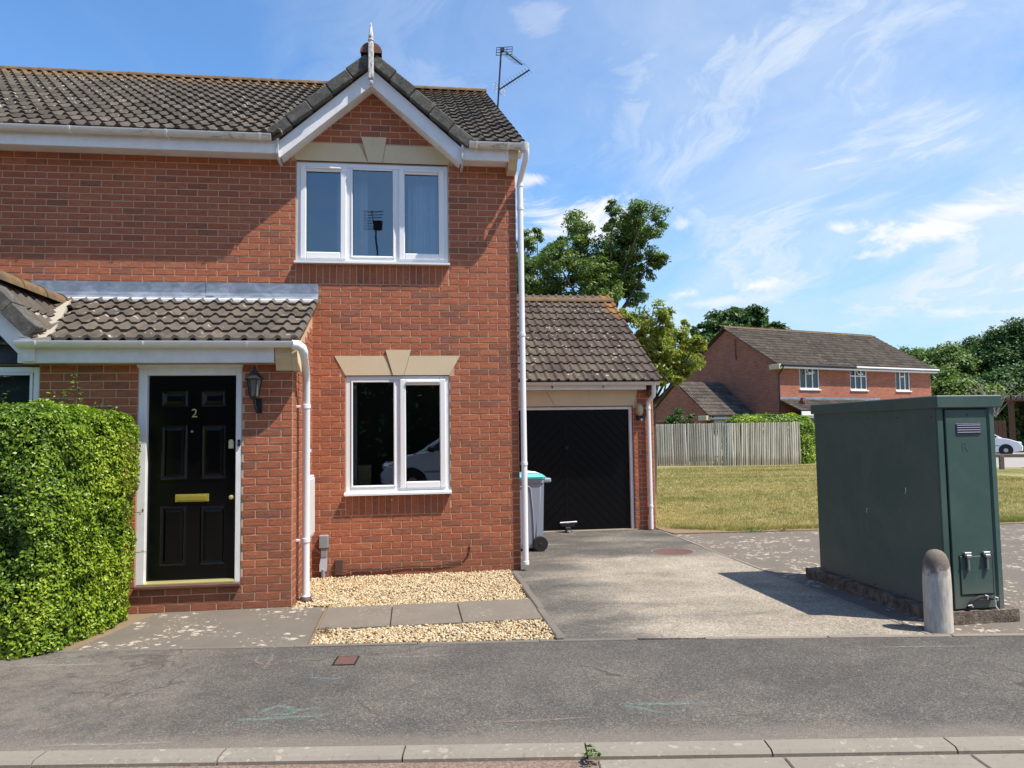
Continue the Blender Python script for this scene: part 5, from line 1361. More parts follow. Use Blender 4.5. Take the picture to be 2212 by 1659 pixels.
# rough plinth
import bmesh
def rough_box(a, b, n, amp, seed):
    bm = bmesh.new(); bmesh.ops.create_cube(bm, size=1)
    for v in bm.verts: v.co = Vector([a[i]+(b[i]-a[i])*(v.co[i]+.5) for i in range(3)])
    bmesh.ops.subdivide_edges(bm, edges=[e for e in bm.edges if e.calc_length() > .3], cuts=n, use_grid_fill=True)
    bmesh.ops.subdivide_edges(bm, edges=bm.edges[:], cuts=1, use_grid_fill=True)
    from mathutils import noise as mn
    for v in bm.verts:
        nn = mn.noise_vector(v.co*7+Vector((seed, 0, 0)))+mn.noise_vector(v.co*22)*.5; v.co += nn*amp
    me = bpy.data.meshes.new('rough'); bm.to_mesh(me); bm.free(); return me
me = rough_box((2.905, -3.095, -.06), (3.60, -1.06, .102), 18, .010, 3.0); me.materials.append(MATS['plinth_concrete'])
link('plinth', me, cab); adopt(cab)
mb = MB(); mb.cur = .5
bol = MB(); bol.lathe([(.100, 0), (.100, .35), (.096, .48), (.088, .54), (.070, .585), (.045, .610), (.018, .620), (.0001, .621)], (0, 0, 0), 32)
bo = bol.build('bollard', 'bollard_concrete', None, True); bo.location = (2.80, -3.205, 0); bo.rotation_euler = (R(-.6), R(.8), 0)
tag(bo, 'short round-topped concrete bollard with dark weathered top in front of cabinet', 'bollard')

# ================================================================== PLANTS
def leaves(name, P, N, size, mat, parent=None, aspect=.45, tone=None, up_bias=.2, fold=.25, kind=None, droop=0.0):
    """P (n,3) positions, N (n,3) preferred normals; folded diamond leaves"""
    n = len(P); N = N+rng.normal(0, .55, (n, 3)); N[:, 2] += up_bias; N /= np.linalg.norm(N, axis=1)[:, None]
    D = rng.normal(0, 1, (n, 3)); D[:, 2] -= droop; D -= N*(D*N).sum(1)[:, None]; D /= np.linalg.norm(D, axis=1)[:, None]
    S = np.cross(N, D); L = (size*rng.uniform(.65, 1.25, n))[:, None]; Wd = L*aspect
    a = P-D*L*.5; c = P+D*L*.5; b = P+S*Wd*.5+N*L*fold*.25-D*L*.05; d = P-S*Wd*.5+N*L*fold*.25-D*L*.05
    V = np.stack([a, b, c, d], 1).reshape(-1, 3); i = np.arange(n)*4
    F = np.concatenate([np.stack([i, i+1, i+2], 1), np.stack([i, i+2, i+3], 1)])
    if tone is None: tone = rng.uniform(0, 1, n)
    me = fast_mesh(name, V, F, mat, np.repeat(tone, 4), 3)
    o = bpy.data.objects.new(name, me); COL.objects.link(o)
    if parent: o.parent = parent
    if kind: o['kind'] = kind
    return o
from mathutils import noise as mn
def hedge(label, x0, x1, y0, y1, z1, n, size, mat, skew=0.0, rnd=.12, amp=.06, front_only=True, seed=0, core='dark_leaf_core'):
    h = thing('hedge', label, 'hedge', loc=((x0+x1)/2, (y0+y1)/2, 0))
    r_ = np.random.default_rng(seed)
    # surface samples of a rounded box
    a = np.array([(x1-x0)*z1, (y1-y0)*z1, (x1-x0)*(y1-y0), (y1-y0)*z1*.3, (x1-x0)*z1*.15]); a /= a.sum()
    f = r_.choice(5, n, p=a); u = r_.uniform(0, 1, n); v = r_.uniform(0, 1, n)
    P = np.zeros((n, 3)); N = np.zeros((n, 3))
    m = f == 0; P[m] = np.stack([x0+(x1-x0)*u[m], np.full(m.sum(), y0), v[m]*z1], 1); N[m] = (0, -1, 0)
    m = f == 1; P[m] = np.stack([np.full(m.sum(), x1), y0+(y1-y0)*u[m], v[m]*z1], 1); N[m] = (1, 0, 0)
    m = f == 2; P[m] = np.stack([x0+(x1-x0)*u[m], y0+(y1-y0)*v[m], np.full(m.sum(), z1)], 1); N[m] = (0, 0, 1)
    m = f == 3; P[m] = np.stack([np.full(m.sum(), x0), y0+(y1-y0)*u[m], v[m]*z1], 1); N[m] = (-1, 0, 0)
    m = f == 4; P[m] = np.stack([x0+(x1-x0)*u[m], np.full(m.sum(), y1), v[m]*z1], 1); N[m] = (0, 1, 0)
    # round the corners
    c = np.stack([np.clip(P[:, 0], x0+rnd, x1-rnd), np.clip(P[:, 1], y0+rnd, y1-rnd), np.clip(P[:, 2], rnd*.3, z1-rnd)], 1)
    d = P-c; l = np.linalg.norm(d, axis=1)[:, None]+1e-9; P = c+d/l*np.minimum(l, rnd); N = d/l
    disp = np.array([mn.noise(Vector(p)*3.1)*1.0+mn.noise(Vector(p)*9)*.55 for p in P])*amp
    gap = np.array([mn.noise(Vector(p)*5.5+Vector((9, 2, 4))) for p in P])
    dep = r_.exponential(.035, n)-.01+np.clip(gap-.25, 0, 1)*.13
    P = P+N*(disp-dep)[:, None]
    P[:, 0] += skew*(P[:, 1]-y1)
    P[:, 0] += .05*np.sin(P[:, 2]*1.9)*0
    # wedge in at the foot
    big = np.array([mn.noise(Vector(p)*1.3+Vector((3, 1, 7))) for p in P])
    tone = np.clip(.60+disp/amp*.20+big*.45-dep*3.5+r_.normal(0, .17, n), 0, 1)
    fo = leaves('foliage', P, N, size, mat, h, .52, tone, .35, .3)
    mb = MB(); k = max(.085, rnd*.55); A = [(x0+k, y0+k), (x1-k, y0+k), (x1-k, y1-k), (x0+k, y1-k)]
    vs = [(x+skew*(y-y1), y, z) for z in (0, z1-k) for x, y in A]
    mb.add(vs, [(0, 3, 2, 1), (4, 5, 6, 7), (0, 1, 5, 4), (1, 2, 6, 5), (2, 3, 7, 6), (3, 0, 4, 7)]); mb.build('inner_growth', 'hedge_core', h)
    return h
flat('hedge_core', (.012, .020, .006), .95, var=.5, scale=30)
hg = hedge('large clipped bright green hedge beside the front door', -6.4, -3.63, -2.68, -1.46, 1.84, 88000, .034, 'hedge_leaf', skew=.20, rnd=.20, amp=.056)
# sprigs above hedge
def sprig(h, x, y, z0, z1, lean, nl, sz=.05, mat='hedge_leaf'):
    pts = [Vector((x+lean*t*t, y+.02*math.sin(t*4), z0+(z1-z0)*t)) for t in [i/8 for i in range(9)]]
    mb = MB(); mb.tube(pts, [.004*(1-i/10) for i in range(9)], 5); mb.build('shoot', 'bark', h)
    P = []; N = []
    for i in range(nl):
        t = .25+.75*i/nl; p = pts[min(8, int(t*8))]
        for s_ in (-1, 1): P.append(p+Vector((s_*random.uniform(.01, .06), random.uniform(-.03, .03), random.uniform(-.01, .02)))); N.append((0, -.4, 1))
    leaves('shoot_leaves', np.array(P), np.array(N, float), sz, mat, h, .45, None, .6, .2)
for (x, z1, l_, n_) in ((-4.02, 2.15, .02, 20), (-4.12, 1.98, -.05, 12), (-4.62, 1.98, .05, 10), (-4.70, 1.93, -.05, 9), (-4.95, 1.95, .06, 9), (-4.3, 1.92, .04, 8), (-3.85, 1.90, .05, 7), (-3.75, 1.86, .05, 6), (-5.1, 1.92, -.04, 8)):
    sprig(hg, x, -1.95, 1.75, z1, l_, n_, .042)
for (yy, zz) in ((-1.7, 1.45), (-1.9, 1.3), (-1.65, .9), (-2.2, .7), (-1.6, .55), (-1.75, 1.62)):
    pts = [Vector((-3.70+.20*(yy+1.46), yy, zz)), Vector((-3.60+.20*(yy+1.46), yy-.01, zz+.03)), Vector((-3.53+.20*(yy+1.46), yy-.02, zz+.035))]
    mb = MB(); mb.tube(pts, .003, 5); mb.build('shoot', 'bark', hg)
    P = np.array([pts[1+i % 2]+Vector((random.uniform(-.03, .02), random.uniform(-.03, .03), random.uniform(-.02, .02))) for i in range(9)]); leaves('shoot_leaves', P, np.tile([.3, -.3, 1.], (9, 1)), .036, 'hedge_leaf', hg)
adopt(hg)

def tree(label, name, base, trunk_h, clumps, leaf, nper, mat, group=None, tr=.16, aspect=.35, droop=.6, twig=True, bmat='bark', cat='tree', fill=.55):
    """clumps: list of (centre, (rx, ry, rz))"""
    t = thing(name, label, cat, group, loc=tuple(base)); B = Vector(base); mb = MB()
    cen = sum((Vector(c) for c, _ in clumps), Vector())/len(clumps)
    fork = B+Vector(((cen.x-B.x)*.25, (cen.y-B.y)*.25, trunk_h))
    mb.tube([B, B.lerp(fork, .5)+Vector((.05, 0, 0)), fork], [tr*1.15, tr*.9, tr*.75], 9)
    T = mb.build('trunk', 'bark' if bmat == 'bark' else bmat, t, True)
    mb = MB()
    for c, r_ in clumps:
        c = Vector(c); m_ = fork.lerp(c, .5)+Vector((random.uniform(-.2, .2), random.uniform(-.2, .2), -.15*(c-fork).length*.4))
        L0 = min(tr*.5, .03+.06*r_[0]); mb.tube([fork, m_, c, c+Vector((random.uniform(-.5, .5)*r_[0], random.uniform(-.5, .5)*r_[1], r_[2]*.7))], [L0, L0*.6, L0*.3, .006], 6)
        for _ in range(5 if twig else 0):
            d = Vector((random.gauss(0, 1), random.gauss(0, 1), random.gauss(.2, 1))).normalized(); e = c+Vector((d.x*r_[0], d.y*r_[1], d.z*r_[2]))*.85
            mb.tube([c, c.lerp(e, .5)+Vector((0, 0, .03)), e], [L0*.3, L0*.2, .004], 5)
    mb.build('limbs', bmat, t, True)
    Ps, Ns, Ts = [], [], []
    for c, r_ in clumps:
        c = np.array(c); r_ = np.array(r_); m = int(nper*(r_[0]*r_[1]*r_[2])**(2/3)/.18)
        # sub-clumps give an uneven outline with gaps
        k = max(8, int(m/110)); d = rng.normal(0, 1, (k, 3)); d /= np.linalg.norm(d, axis=1)[:, None]
        sc_ = c+d*r_*(rng.uniform(.35, 1.0, (k, 1))**.6); sr = r_.mean()*rng.uniform(.22, .52, k)
        idx = rng.integers(0, k, m); dd = rng.normal(0, 1, (m, 3)); dd /= np.linalg.norm(dd, axis=1)[:, None]
        rad = rng.uniform(0, 1, m)**.42*(1+.25*rng.normal(0, 1, m)*.5)
        P = sc_[idx]+dd*(sr[idx]*rad)[:, None]*np.array([1.15, 1.15, .8]); Ps.append(P); Ns.append((P-c)/r_)
        Ts.append(np.clip(.45+rng.normal(0, .14, m)+(rng.uniform(-.22, .22, k))[idx], 0, 1))
    P = np.concatenate(Ps); N = np.concatenate(Ns); N /= np.linalg.norm(N, axis=1)[:, None]+1e-6
    leaves('crown', P, N*.6, leaf, mat, t, aspect, np.concatenate(Ts), .5, .2, droop=droop)
    adopt(t); return t
def atY(x, y, Y):                                  # where a tree seen at this spot of the photograph stands, at depth Y
    d = raydir(x, y); k = (Y-CAMP.y)/d.y; return CAMP+d*k
def clump(lst, Y):
    out = []
    for i, (x, y, rx, rz) in enumerate(lst):
        yy = Y+((i*37) % 7-3)*.22; p = atY(x, y, yy); s_ = (p-CAMP).length/1607.0; out.append((tuple(p), (rx*s_, (rx+rz)/2*s_, rz*s_)))
    return out
AY = 11.0
tA = clump([(1385, 478, 47, 40), (1410, 560, 36, 22), (1350, 540, 47, 50), (1335, 610, 45, 34), (1322, 470, 20, 31), (1262, 560, 45, 58), (1250, 492, 29, 38), (1300, 630, 45, 34), (1390, 588, 29, 16), (1365, 505, 34, 34), (1255, 625, 50, 31), (1200, 560, 34, 40), (1330, 575, 44, 40), (1370, 640, 30, 26), (1290, 585, 36, 36)], AY)
pa = atY(1300, 700, AY)
tree('tall leafy green tree behind the garage roof, right of the other', 'broadleaf_tree', (pa.x, pa.y, 0), 4.2, tA, .118, 1850, 'ash_leaf', 'trees behind the garage', .16)
tB = clump([(1140, 600, 40, 49), (1180, 620, 40, 38), (1138, 530, 16, 43), (1168, 560, 22, 29), (1200, 535, 18, 13), (1216, 520, 13, 10), (1146, 650, 45, 34), (1200, 640, 40, 34), (1100, 600, 45, 67), (1160, 510, 10, 22)], AY+1.5)
pb = atY(1150, 700, AY+1.5)
tree('dark green tree with an arching bough against the house corner', 'broadleaf_tree', (pb.x, pb.y, 0), 4.0, tB, .115, 1850, 'ash_leaf', 'trees behind the garage', .15)
tC = clump([(1408, 688, 40, 35), (1400, 745, 40, 35), (1450, 735, 34, 30), (1455, 775, 55, 37), (1500, 745, 32, 16), (1430, 800, 45, 30), (1395, 790, 34, 35), (1350, 700, 21, 32), (1365, 740, 26, 30), (1480, 700, 11, 11), (1445, 690, 19, 22), (1425, 770, 40, 34), (1470, 790, 34, 26), (1385, 770, 24, 40), (1440, 820, 30, 16)], AY-1.5)
pc = atY(1400, 850, AY-1.5)
tree('yellow-green leafy tree rising beside the garage roof', 'broadleaf_tree', (pc.x, pc.y, 0), 2.2, tC, .125, 1900, 'golden_leaf', None, .12)

# ================================================================== DISTANCE
FU = Vector((.9478, .3188, 0)); FV = Vector((-.3188, .9478, 0)); FC = Vector((16.78, 25.90, 0))
FL = 11.5; FW = 7.28
def FM(): return Matrix(((FU.x, FV.x, 0, FC.x), (FU.y, FV.y, 0, FC.y), (0, 0, 1, 0), (0, 0, 0, 1)))
fh = thing('brick_house', 'distant red brick house pair with brown tiled roof and white windows beyond the fence', 'house', loc=(0, 0, 0))
fh.matrix_world = FM()
ez, rz = 4.85, 7.05
fwin = [(1.35, 2.75, 3.55, 4.68, 0), (5.0, 6.30, 3.55, 4.68, 1), (8.55, 9.75, 3.55, 4.68, 2)]
m_ = MB(); wall_sheet(m_, (0, 0, 0), (1, 0, 0), (0, -1, 0), 0, FL, -.1, ez, [(a, b, c, d) for a, b, c, d, _ in fwin], .15)
m_.box((0, .15, -.1), (.15, FW, ez)); m_.box((FL-.15, .15, -.1), (FL, FW, ez)); m_.box((0, FW-.15, -.1), (FL, FW, ez))
m_.prism([(0, ez), (FW, ez), (FW/2, rz-.12)], 0, 0.0, .15); m_.prism([(0, ez), (FW, ez), (FW/2, rz-.12)], 0, FL-.15, FL)
m_.build('wall', 'far_brick', fh)
def flat_room(x0, x1, z0, z1, d=1.0):
    r_ = MB(); r_.add([(x0, d, z0), (x1, d, z0), (x1, d, z1), (x0, d, z1), (x0, .15, z0), (x1, .15, z0), (x1, .15, z1), (x0, .15, z1)], [(0, 1, 2, 3), (0, 4, 5, 1), (3, 2, 6, 7), (0, 3, 7, 4), (1, 5, 6, 2)]); r_.build('room_interior', 'dark_room', fh)
for a, b, c, d, kd in fwin:
    w_ = MB(); frame_rect(w_, a, b, c, d, .07, .03, .10); wd = (b-a)/3
    for x in (a+wd, a+2*wd): w_.cbox((x-.035, .031, c+.07), (x+.035, .099, d-.07), .004)
    if kd == 1: w_.cbox((a+.07, .032, d-.42), (b-.07, .098, d-.36), .004)
    else: w_.cbox((a+wd+.034, .032, d-.38), (a+2*wd-.034, .098, d-.32), .004)
    W_ = w_.build('window', 'white_upvc', fh)
    p_ = MB(); p_.add([(a+.05, .07, c+.05), (b-.05, .07, c+.05), (b-.05, .07, d-.05), (a+.05, .07, d-.05)], [(0, 1, 2, 3)]); p_.build('pane', 'car_glass', W_)
    s_ = MB(); s_.cbox((a-.04, -.06, c-.06), (b+.04, .03, c+.0), .006); s_.build('sill', 'white_upvc', W_)
    if kd < 2:
        o_ = MB(); frame_rect(o_, -wd/2+.03, wd/2-.03, -.32, 0, .045, -.02, .02); oo = o_.build('top_light', 'white_upvc', W_); oo.matrix_basis = Matrix.Translation((a+1.5*wd, .03, d-.05)) @ Matrix.Rotation(R(-28), 4, 'X')
    flat_room(a-.3, b+.3, c-.4, d+.1)
    cu = MB()
    for i in range(2):
        xx = a+.08 if i == 0 else b-.40
        cu.box((xx, .3, c), (xx+.32, .32, d))
    cu.build('curtain', 'far_curtain', fh)
# roof
fr_ = MB(); zs_ = (rz-ez)/(FW/2)
plane_quad(fr_, (-.25, -.35, ez-.35*zs_), (FL+.25, -.35, ez-.35*zs_), (FL+.25, FW/2, rz), (-.25, FW/2, rz)); plane_quad(fr_, (FL+.25, FW/2, rz), (FL+.25, FW+.35, ez-.35*zs_), (-.25, FW+.35, ez-.35*zs_), (-.25, FW/2, rz))
FR = fr_.build('roof', 'tile_far', fh)
fa = math.atan(zs_); fvv = Vector((0, math.cos(fa), math.sin(fa)))
# tiles: far away, so score by place
def far_tiles():
    P0 = Vector((-.27, -.36, ez-.35*zs_+.01)); cols = int((FL+.54)/.3); rows = int((FW/2+.35)/math.cos(fa)/.33)+1
    var = tile_variants('tile_far'); items = [(c, r_) for r_ in range(rows) for c in range(cols)]; mb = MB(); n = Vector((1, 0, 0)).cross(fvv)
    for i, (c, r_) in enumerate(items):
        q = P0+Vector((c*.3, 0, 0))+fvv*(r_*.33); rr = random.Random(i)
        M = Matrix(((1, fvv.x, n.x, q.x), (0, fvv.y, n.y, q.y), (0, fvv.z, n.z, q.z), (0, 0, 0, 1)))
        if i < 200: link('roof_tile', rr.choice(var), FR, M)
        else:
            t = tile_mb(i, rr.random()); mb.cur = t.tone[0]; mb.add([M @ Vector(a) for a in t.v], t.f)
    mb.build('tile_field', 'tile_far', FR, kind='stuff')
far_tiles()
for k in range(27):
    mb = MB(); x = -.25+k*.45; half_round(mb, (x, FW/2, rz), (min(x+.447, FL+.25), FW/2, rz), .12, .8); mb.build('ridge_tile', 'ridge_tile', FR, True)
mb = MB(); mb.box((-.20, -.33, ez-.30), (FL+.2, -.30, ez-.10)); mb.box((-.2, -.30, ez-.295), (FL+.2, -.002, ez-.275)); mb.build('fascia_board', 'white_paint', fh)
mb = MB(); mb.tube([(-.2, -.37, ez-.14), (5.0, -.37, ez-.14)], .05, 8); mb.build('gutter', 'black_metal', fh)
mb = MB(); mb.tube([(5.05, -.37, ez-.14), (FL+.22, -.37, ez-.14)], .05, 8); mb.build('gutter', 'white_upvc', fh)
mb = MB(); mb.tube([(-.1, -.37, ez-.16), (-.12, -.30, ez-.35), (-.12, -.06, ez-.6), (-.12, -.06, .1)], .04, 8); mb.build('downpipe', 'black_metal', fh)
mb = MB(); mb.cbox((-.35, -.32, ez-.34), (.0, .35, ez-.10), .01); mb.build('corbel', 'cast_stone', fh)
mb = MB(); mb.cbox((-.03, 2.9, 5.25), (.0, 3.0, 5.50), .004); mb.tube([(-.05, 2.95, 5.45), (-.06, 2.95, 6.35)], .02, 6); mb.build('mast_bracket', 'rust_iron', fh)
# lean-to porch roof
mb = MB(); plane_quad(mb, (-.1, -1.35, 2.42), (5.9, -1.35, 2.42), (5.9, -.01, 3.0), (-.1, -.01, 3.0)); LT = mb.build('porch_roof', 'tile_far', fh)
mb = MB(); lv = Vector((0, 1.34, .58)).normalized(); n = Vector((1, 0, 0)).cross(lv); var = tile_variants('tile_far')
for r_ in range(5):
    for c in range(20):
        q = Vector((-.1+c*.3, -1.37, 2.43))+lv*(r_*.29); link('roof_tile', random.choice(var), LT, Matrix(((1, lv.x, n.x, q.x), (0, lv.y, n.y, q.y), (0, lv.z, n.z, q.z), (0, 0, 0, 1))))
mb = MB(); mb.box((-.1, -.03, 3.0), (7.2, -.002, 3.14)); mb.build('lead_flashing', 'lead', fh)
mb = MB(); mb.box((-.1, -1.38, 2.20), (7.2, -1.34, 2.40)); mb.build('porch_fascia', 'white_paint', fh)
mb = MB(); mb.lathe([(.0001, 0), (.13, .02), (.14, .15), (.10, .3), (.0001, .32)], (.85, -.6, 2.78), 8); mb.build('mortar_hip', 'terracotta', LT)
mb = MB(); frame_rect(mb, .42, 1.22, .1, 2.2, .12, -1.2, -1.12); frame_rect(mb, 1.24, 2.7, .1, 2.2, .12, -1.2, -1.12); mb.cbox((1.3, -1.2, 1.75), (2.65, -1.12, 1.86), .004); mb.cbox((.10, -1.24, .1), (.22, -1.12, 2.2), .005); mb.build('porch_door_frame', 'white_upvc', fh)
mb = MB(); mb.box((.48, -1.15, .15), (2.65, -1.14, 2.15)); mb.build('porch_glass', 'car_glass', fh)
mb = MB(); mb.box((2.72, -1.2, -.1), (5.8, -1.0, 2.2)); mb.build('porch_wall', 'far_brick', fh)
# its garage
fg = thing('garage', 'small distant brick garage with white door against the far house', 'garage')
fg.matrix_world = FM() @ Matrix.Translation((-2.95, 2.0, 0))
gwd, gdp = 2.94, 4.6
m_ = MB(); wall_sheet(m_, (0, 0, 0), (1, 0, 0), (0, -1, 0), 0, gwd, -.1, 2.45, [(.45, 2.6, -.1, 2.05)], .15); m_.box((0, .15, -.1), (.15, gdp, 2.45)); m_.box((0, gdp-.1, -.1), (gwd, gdp, 2.45))
m_.prism([(0, 2.45), (gdp, 2.45), (gdp/2, 4.0)], 0, 0, .15); m_.build('wall', 'far_brick', fg)
m_ = MB(); zs2 = (4.12-2.45)/(gdp/2); plane_quad(m_, (-.12, -.3, 2.45-.3*zs2+.05), (gwd, -.3, 2.45-.3*zs2+.05), (gwd, gdp/2, 4.12), (-.12, gdp/2, 4.12)); plane_quad(m_, (gwd, gdp/2, 4.12), (gwd, gdp+.3, 2.3), (-.12, gdp+.3, 2.3), (-.12, gdp/2, 4.12)); GF = m_.build('roof', 'tile_far', fg)
ga_ = math.atan(zs2); lv = Vector((0, math.cos(ga_), math.sin(ga_))); n = Vector((1, 0, 0)).cross(lv)
for r_ in range(10):
    for c in range(10):
        q = Vector((-.14+c*.3, -.32, 2.45-.3*zs2+.06))+lv*(r_*.31); link('roof_tile', random.choice(var), GF, Matrix(((1, lv.x, n.x, q.x), (0, lv.y, n.y, q.y), (0, lv.z, n.z, q.z), (0, 0, 0, 1))))
mb = MB(); mb.box((.0, -.30, 2.10), (gwd, -.26, 2.28)); mb.box((.3, -.03, 2.05), (2.75, .0, 2.16)); mb.build('fascia_board', 'white_paint', fg)
mb = MB(); mb.tube([(-.12, -.34, 2.28), (gwd, -.34, 2.28)], .05, 8); mb.tube([(.12, -.34, 2.25), (.1, -.1, 2.0), (.1, -.06, .1)], .04, 8); mb.build('gutter', 'black_metal', fg)
mb = MB(); mb.box((.45, .03, 0), (2.6, .07, 2.05)); mb.build('garage_door', 'white_box', fg)
mb = MB(); mb.cbox((1.45, -.06, 1.98), (1.62, .0, 2.2), .01); mb.build('wall_light', 'black_metal', fg)
mb = MB(); mb.cbox((-.3, -.30, 2.05), (.0, .3, 2.28), .01); mb.build('corbel', 'cast_stone', fg)

# ---- pale fence
fence = thing('paling_fence', 'weathered grey fence of upright wooden pales across the lawn', 'fence', loc=(12.5, 22.3, 0))
fp = [Vector((8.2, 24.0, 0)), Vector((9.56, 23.55, 0)), Vector((12.63, 22.35, 0)), Vector((15.62, 22.0, 0))]
cum_ = [0]
for a, b in zip(fp, fp[1:]): cum_.append(cum_[-1]+(b-a).length)
def fpt(s_):
    for i in range(len(fp)-1):
        if s_ <= cum_[i+1]: return fp[i].lerp(fp[i+1], (s_-cum_[i])/(cum_[i+1]-cum_[i]))
    return fp[-1]
def pale(seed, h=1.86):
    r_ = random.Random(seed); mb = MB(); mb.cur = r_.random(); seg = 6; rings = []
    bx_, by_ = r_.uniform(-.02, .02), r_.uniform(-.01, .01)
    hh = h+r_.uniform(-.015, .015)
    for z in (0, .45, .95, 1.4, hh):
        wv = .046*r_.uniform(.88, 1.08); cx_ = bx_*math.sin(z*1.7+seed); ring = []
        for k in range(seg+1):
            a = PI*k/seg; ring.append((cx_+wv*math.cos(a), -.032*math.sin(a), z))
        rings.append(ring)
    vs = [q for r2_ in rings for q in r2_]; fs = []; m = seg+1
    for i in range(4):
        for k in range(seg): fs.append((i*m+k+1, i*m+k, (i+1)*m+k, (i+1)*m+k+1))
        fs.append((i*m, i*m+seg, (i+1)*m+seg, (i+1)*m))
    fs += [tuple(range((4)*m, 5*m))]
    mb.add(vs, fs); return mb.mesh('pale', 'weathered_pale')
PM = [pale(i) for i in range(14)]
s_ = 0; i = 0; tot = cum_[-1]
while s_ < tot:
    p = fpt(s_); q = fpt(min(tot, s_+.05)); an = math.atan2((q-p).y, (q-p).x) if (q-p).length > 0 else 0
    rr = random.Random(i); lean = R(rr.uniform(-.5, .7)+1.8*math.sin(i*.13)*(i > 45)+.9*(i > 40))
    link('pale', rr.choice(PM), fence, Matrix.Translation(p+Vector((0, 0, .01))) @ Matrix.Rotation(an, 4, 'Z') @ Matrix.Rotation(lean, 4, 'Y')); s_ += .098; i += 1
mb = MB()
for z in (.4, 1.5):
    for a, b in zip(fp, fp[1:]):
        mb.tube([a+Vector((0, .05, z)), b+Vector((0, .05, z))], .035, 5)
mb.build('rail', 'grey_timber', fence); adopt(fence)
# dark hedge behind the fence end and clipped top
h2 = hedge('clipped round green hedge behind the right end of the paling fence', 12.8, 16.9, 22.5, 24.4, 2.22, 17000, .11, 'hedge_leaf', rnd=.8, amp=.10, seed=4); adopt(h2)
pp = atY(1470, 905, 25.0)
tree('small green bush above the left end of the paling fence', 'bush', (pp.x, 25.0, 0), .8, [(tuple(atY(1470, 905, 25.0)), (.7, .6, .45)), (tuple(atY(1445, 912, 25.0)), (.45, .4, .3))], .16, 500, 'oak_leaf', None, .05, cat='bush')
wl = thing('garden_wall', 'low red brick garden wall seen above the fence at the left', 'wall', loc=(10.3, 25.2, 0))
mb = MB(); mb.cbox((-2.5, -.1, 0), (1.2, .12, 1.95), .01); o_ = mb.build('wall_body', 'far_brick', wl)
mb = MB(); mb.cbox((-2.52, -.14, 1.95), (1.22, .16, 2.03), .01); mb.build('coping', 'terracotta', wl); wl.rotation_euler.z = R(-10)

# ---- trees in the distance
def far_tree(label, x, ytop, dist_Y, spread, hgt, mat, nper, leaf, seed, base_y=None, group=None):
    random.seed(seed); p = atY(x, ytop, dist_Y); cl = []
    sx = spread; base = Vector((p.x, p.y, 0)); top = p.z
    for k in range(11):
        t = k/11; an = k*2.4; rr_ = sx*(.18+.62*math.sqrt(t)) if k else 0
        zc = top-hgt*(.22+.55*t)+random.uniform(-.3, .3)
        cl.append(((p.x+rr_*math.cos(an), p.y+rr_*.8*math.sin(an), zc), (sx*.42, sx*.40, hgt*.22)))
    return tree(label, 'broadleaf_tree', base, max(1.0, top-hgt), cl, leaf, nper, mat, group, .25, .6, .0, False)
far_tree('round dark green tree rising behind the distant house roof', 1603, 663, 44.0, 3.3, 4.8, 'oak_leaf', 520, .30, 1)
far_tree('lower dark green tree at the left end of the distant roof', 1545, 702, 40.0, 2.2, 3.4, 'oak_leaf', 520, .28, 2)
wood = [(1975, 752, 50, 3.8, 8, 'wood_leaf'), (2040, 745, 46, 3.6, 9, 'wood_leaf'), (2095, 742, 52, 4.2, 9, 'oak_leaf'), (2150, 715, 48, 4.2, 11, 'oak_leaf'), (2205, 690, 44, 4.2, 12, 'oak_leaf'),
        (2270, 680, 44, 4.6, 12, 'oak_leaf'), (2035, 800, 38, 3.0, 7, 'wood_leaf'), (2085, 815, 34, 2.8, 6.0, 'wood_leaf'), (2150, 800, 37, 3.4, 8, 'oak_leaf'), (1995, 790, 44, 3.2, 7, 'wood_leaf'), (2230, 780, 37, 3.6, 9, 'oak_leaf'), (2340, 700, 40, 5, 11, 'oak_leaf'), (1940, 768, 56, 4, 8, 'oak_leaf')]
wl_ = ['low mid-green tree right behind the far roof verge', 'mid-green tree in the wood, second from the far house', 'dark tree of the wood left of the tallest ones', 'tall dark tree of the wood above the cabinet lid', 'tallest dark tree at the right edge of the photo', 'dark tree just outside the right edge', 'bright green lower tree in front of the wood by the far house', 'bright green bushy tree above the cabinet lid', 'dark bushy tree above the right end of the cabinet lid', 'mid-green tree touching the far house corner', 'dark tree behind the timber carport', 'far right dark tree beyond the carport', 'small dark tree top peeping over the far roof']
for (x, yt, Y, sp, hg_, mt), lb in zip(wood, wl_):
    far_tree(lb, x, yt, Y, sp, hg_, mt, 700, .25, int(x), group='trees of the far wood')
# bare pale branches
bb = thing('bare_bush', 'bare pale branching shrub standing out against the dark wood', 'bush', loc=tuple(atY(2145, 930, 31.0)))
mb = MB(); p0 = atY(2150, 900, 31.0)
random.seed(5)
for k in range(16):
    an = random.uniform(-1.1, 1.0); L = random.uniform(1.2, 2.6); e = p0+Vector((math.sin(an)*L, random.uniform(-.5, .5), math.cos(an)*L*.9)); m2_ = p0.lerp(e, .5)+Vector((0, 0, .25))
    mb.tube([p0, m2_, e], [.035, .022, .008], 5)
    for _ in range(3):
        t = random.uniform(.4, .9); q = p0.lerp(e, t)+Vector((0, 0, .2*(1-t))); mb.tube([q, q+Vector((random.uniform(-.5, .5), .1, random.uniform(-.1, .5)))], [.012, .005], 4)
mb.build('branches', 'dead_wood', bb); adopt(bb)
bb.location.z = 0
for c in COL.objects:
    if c.parent == bb: c.matrix_parent_inverse = Matrix.Translation(-Vector(bb.location))

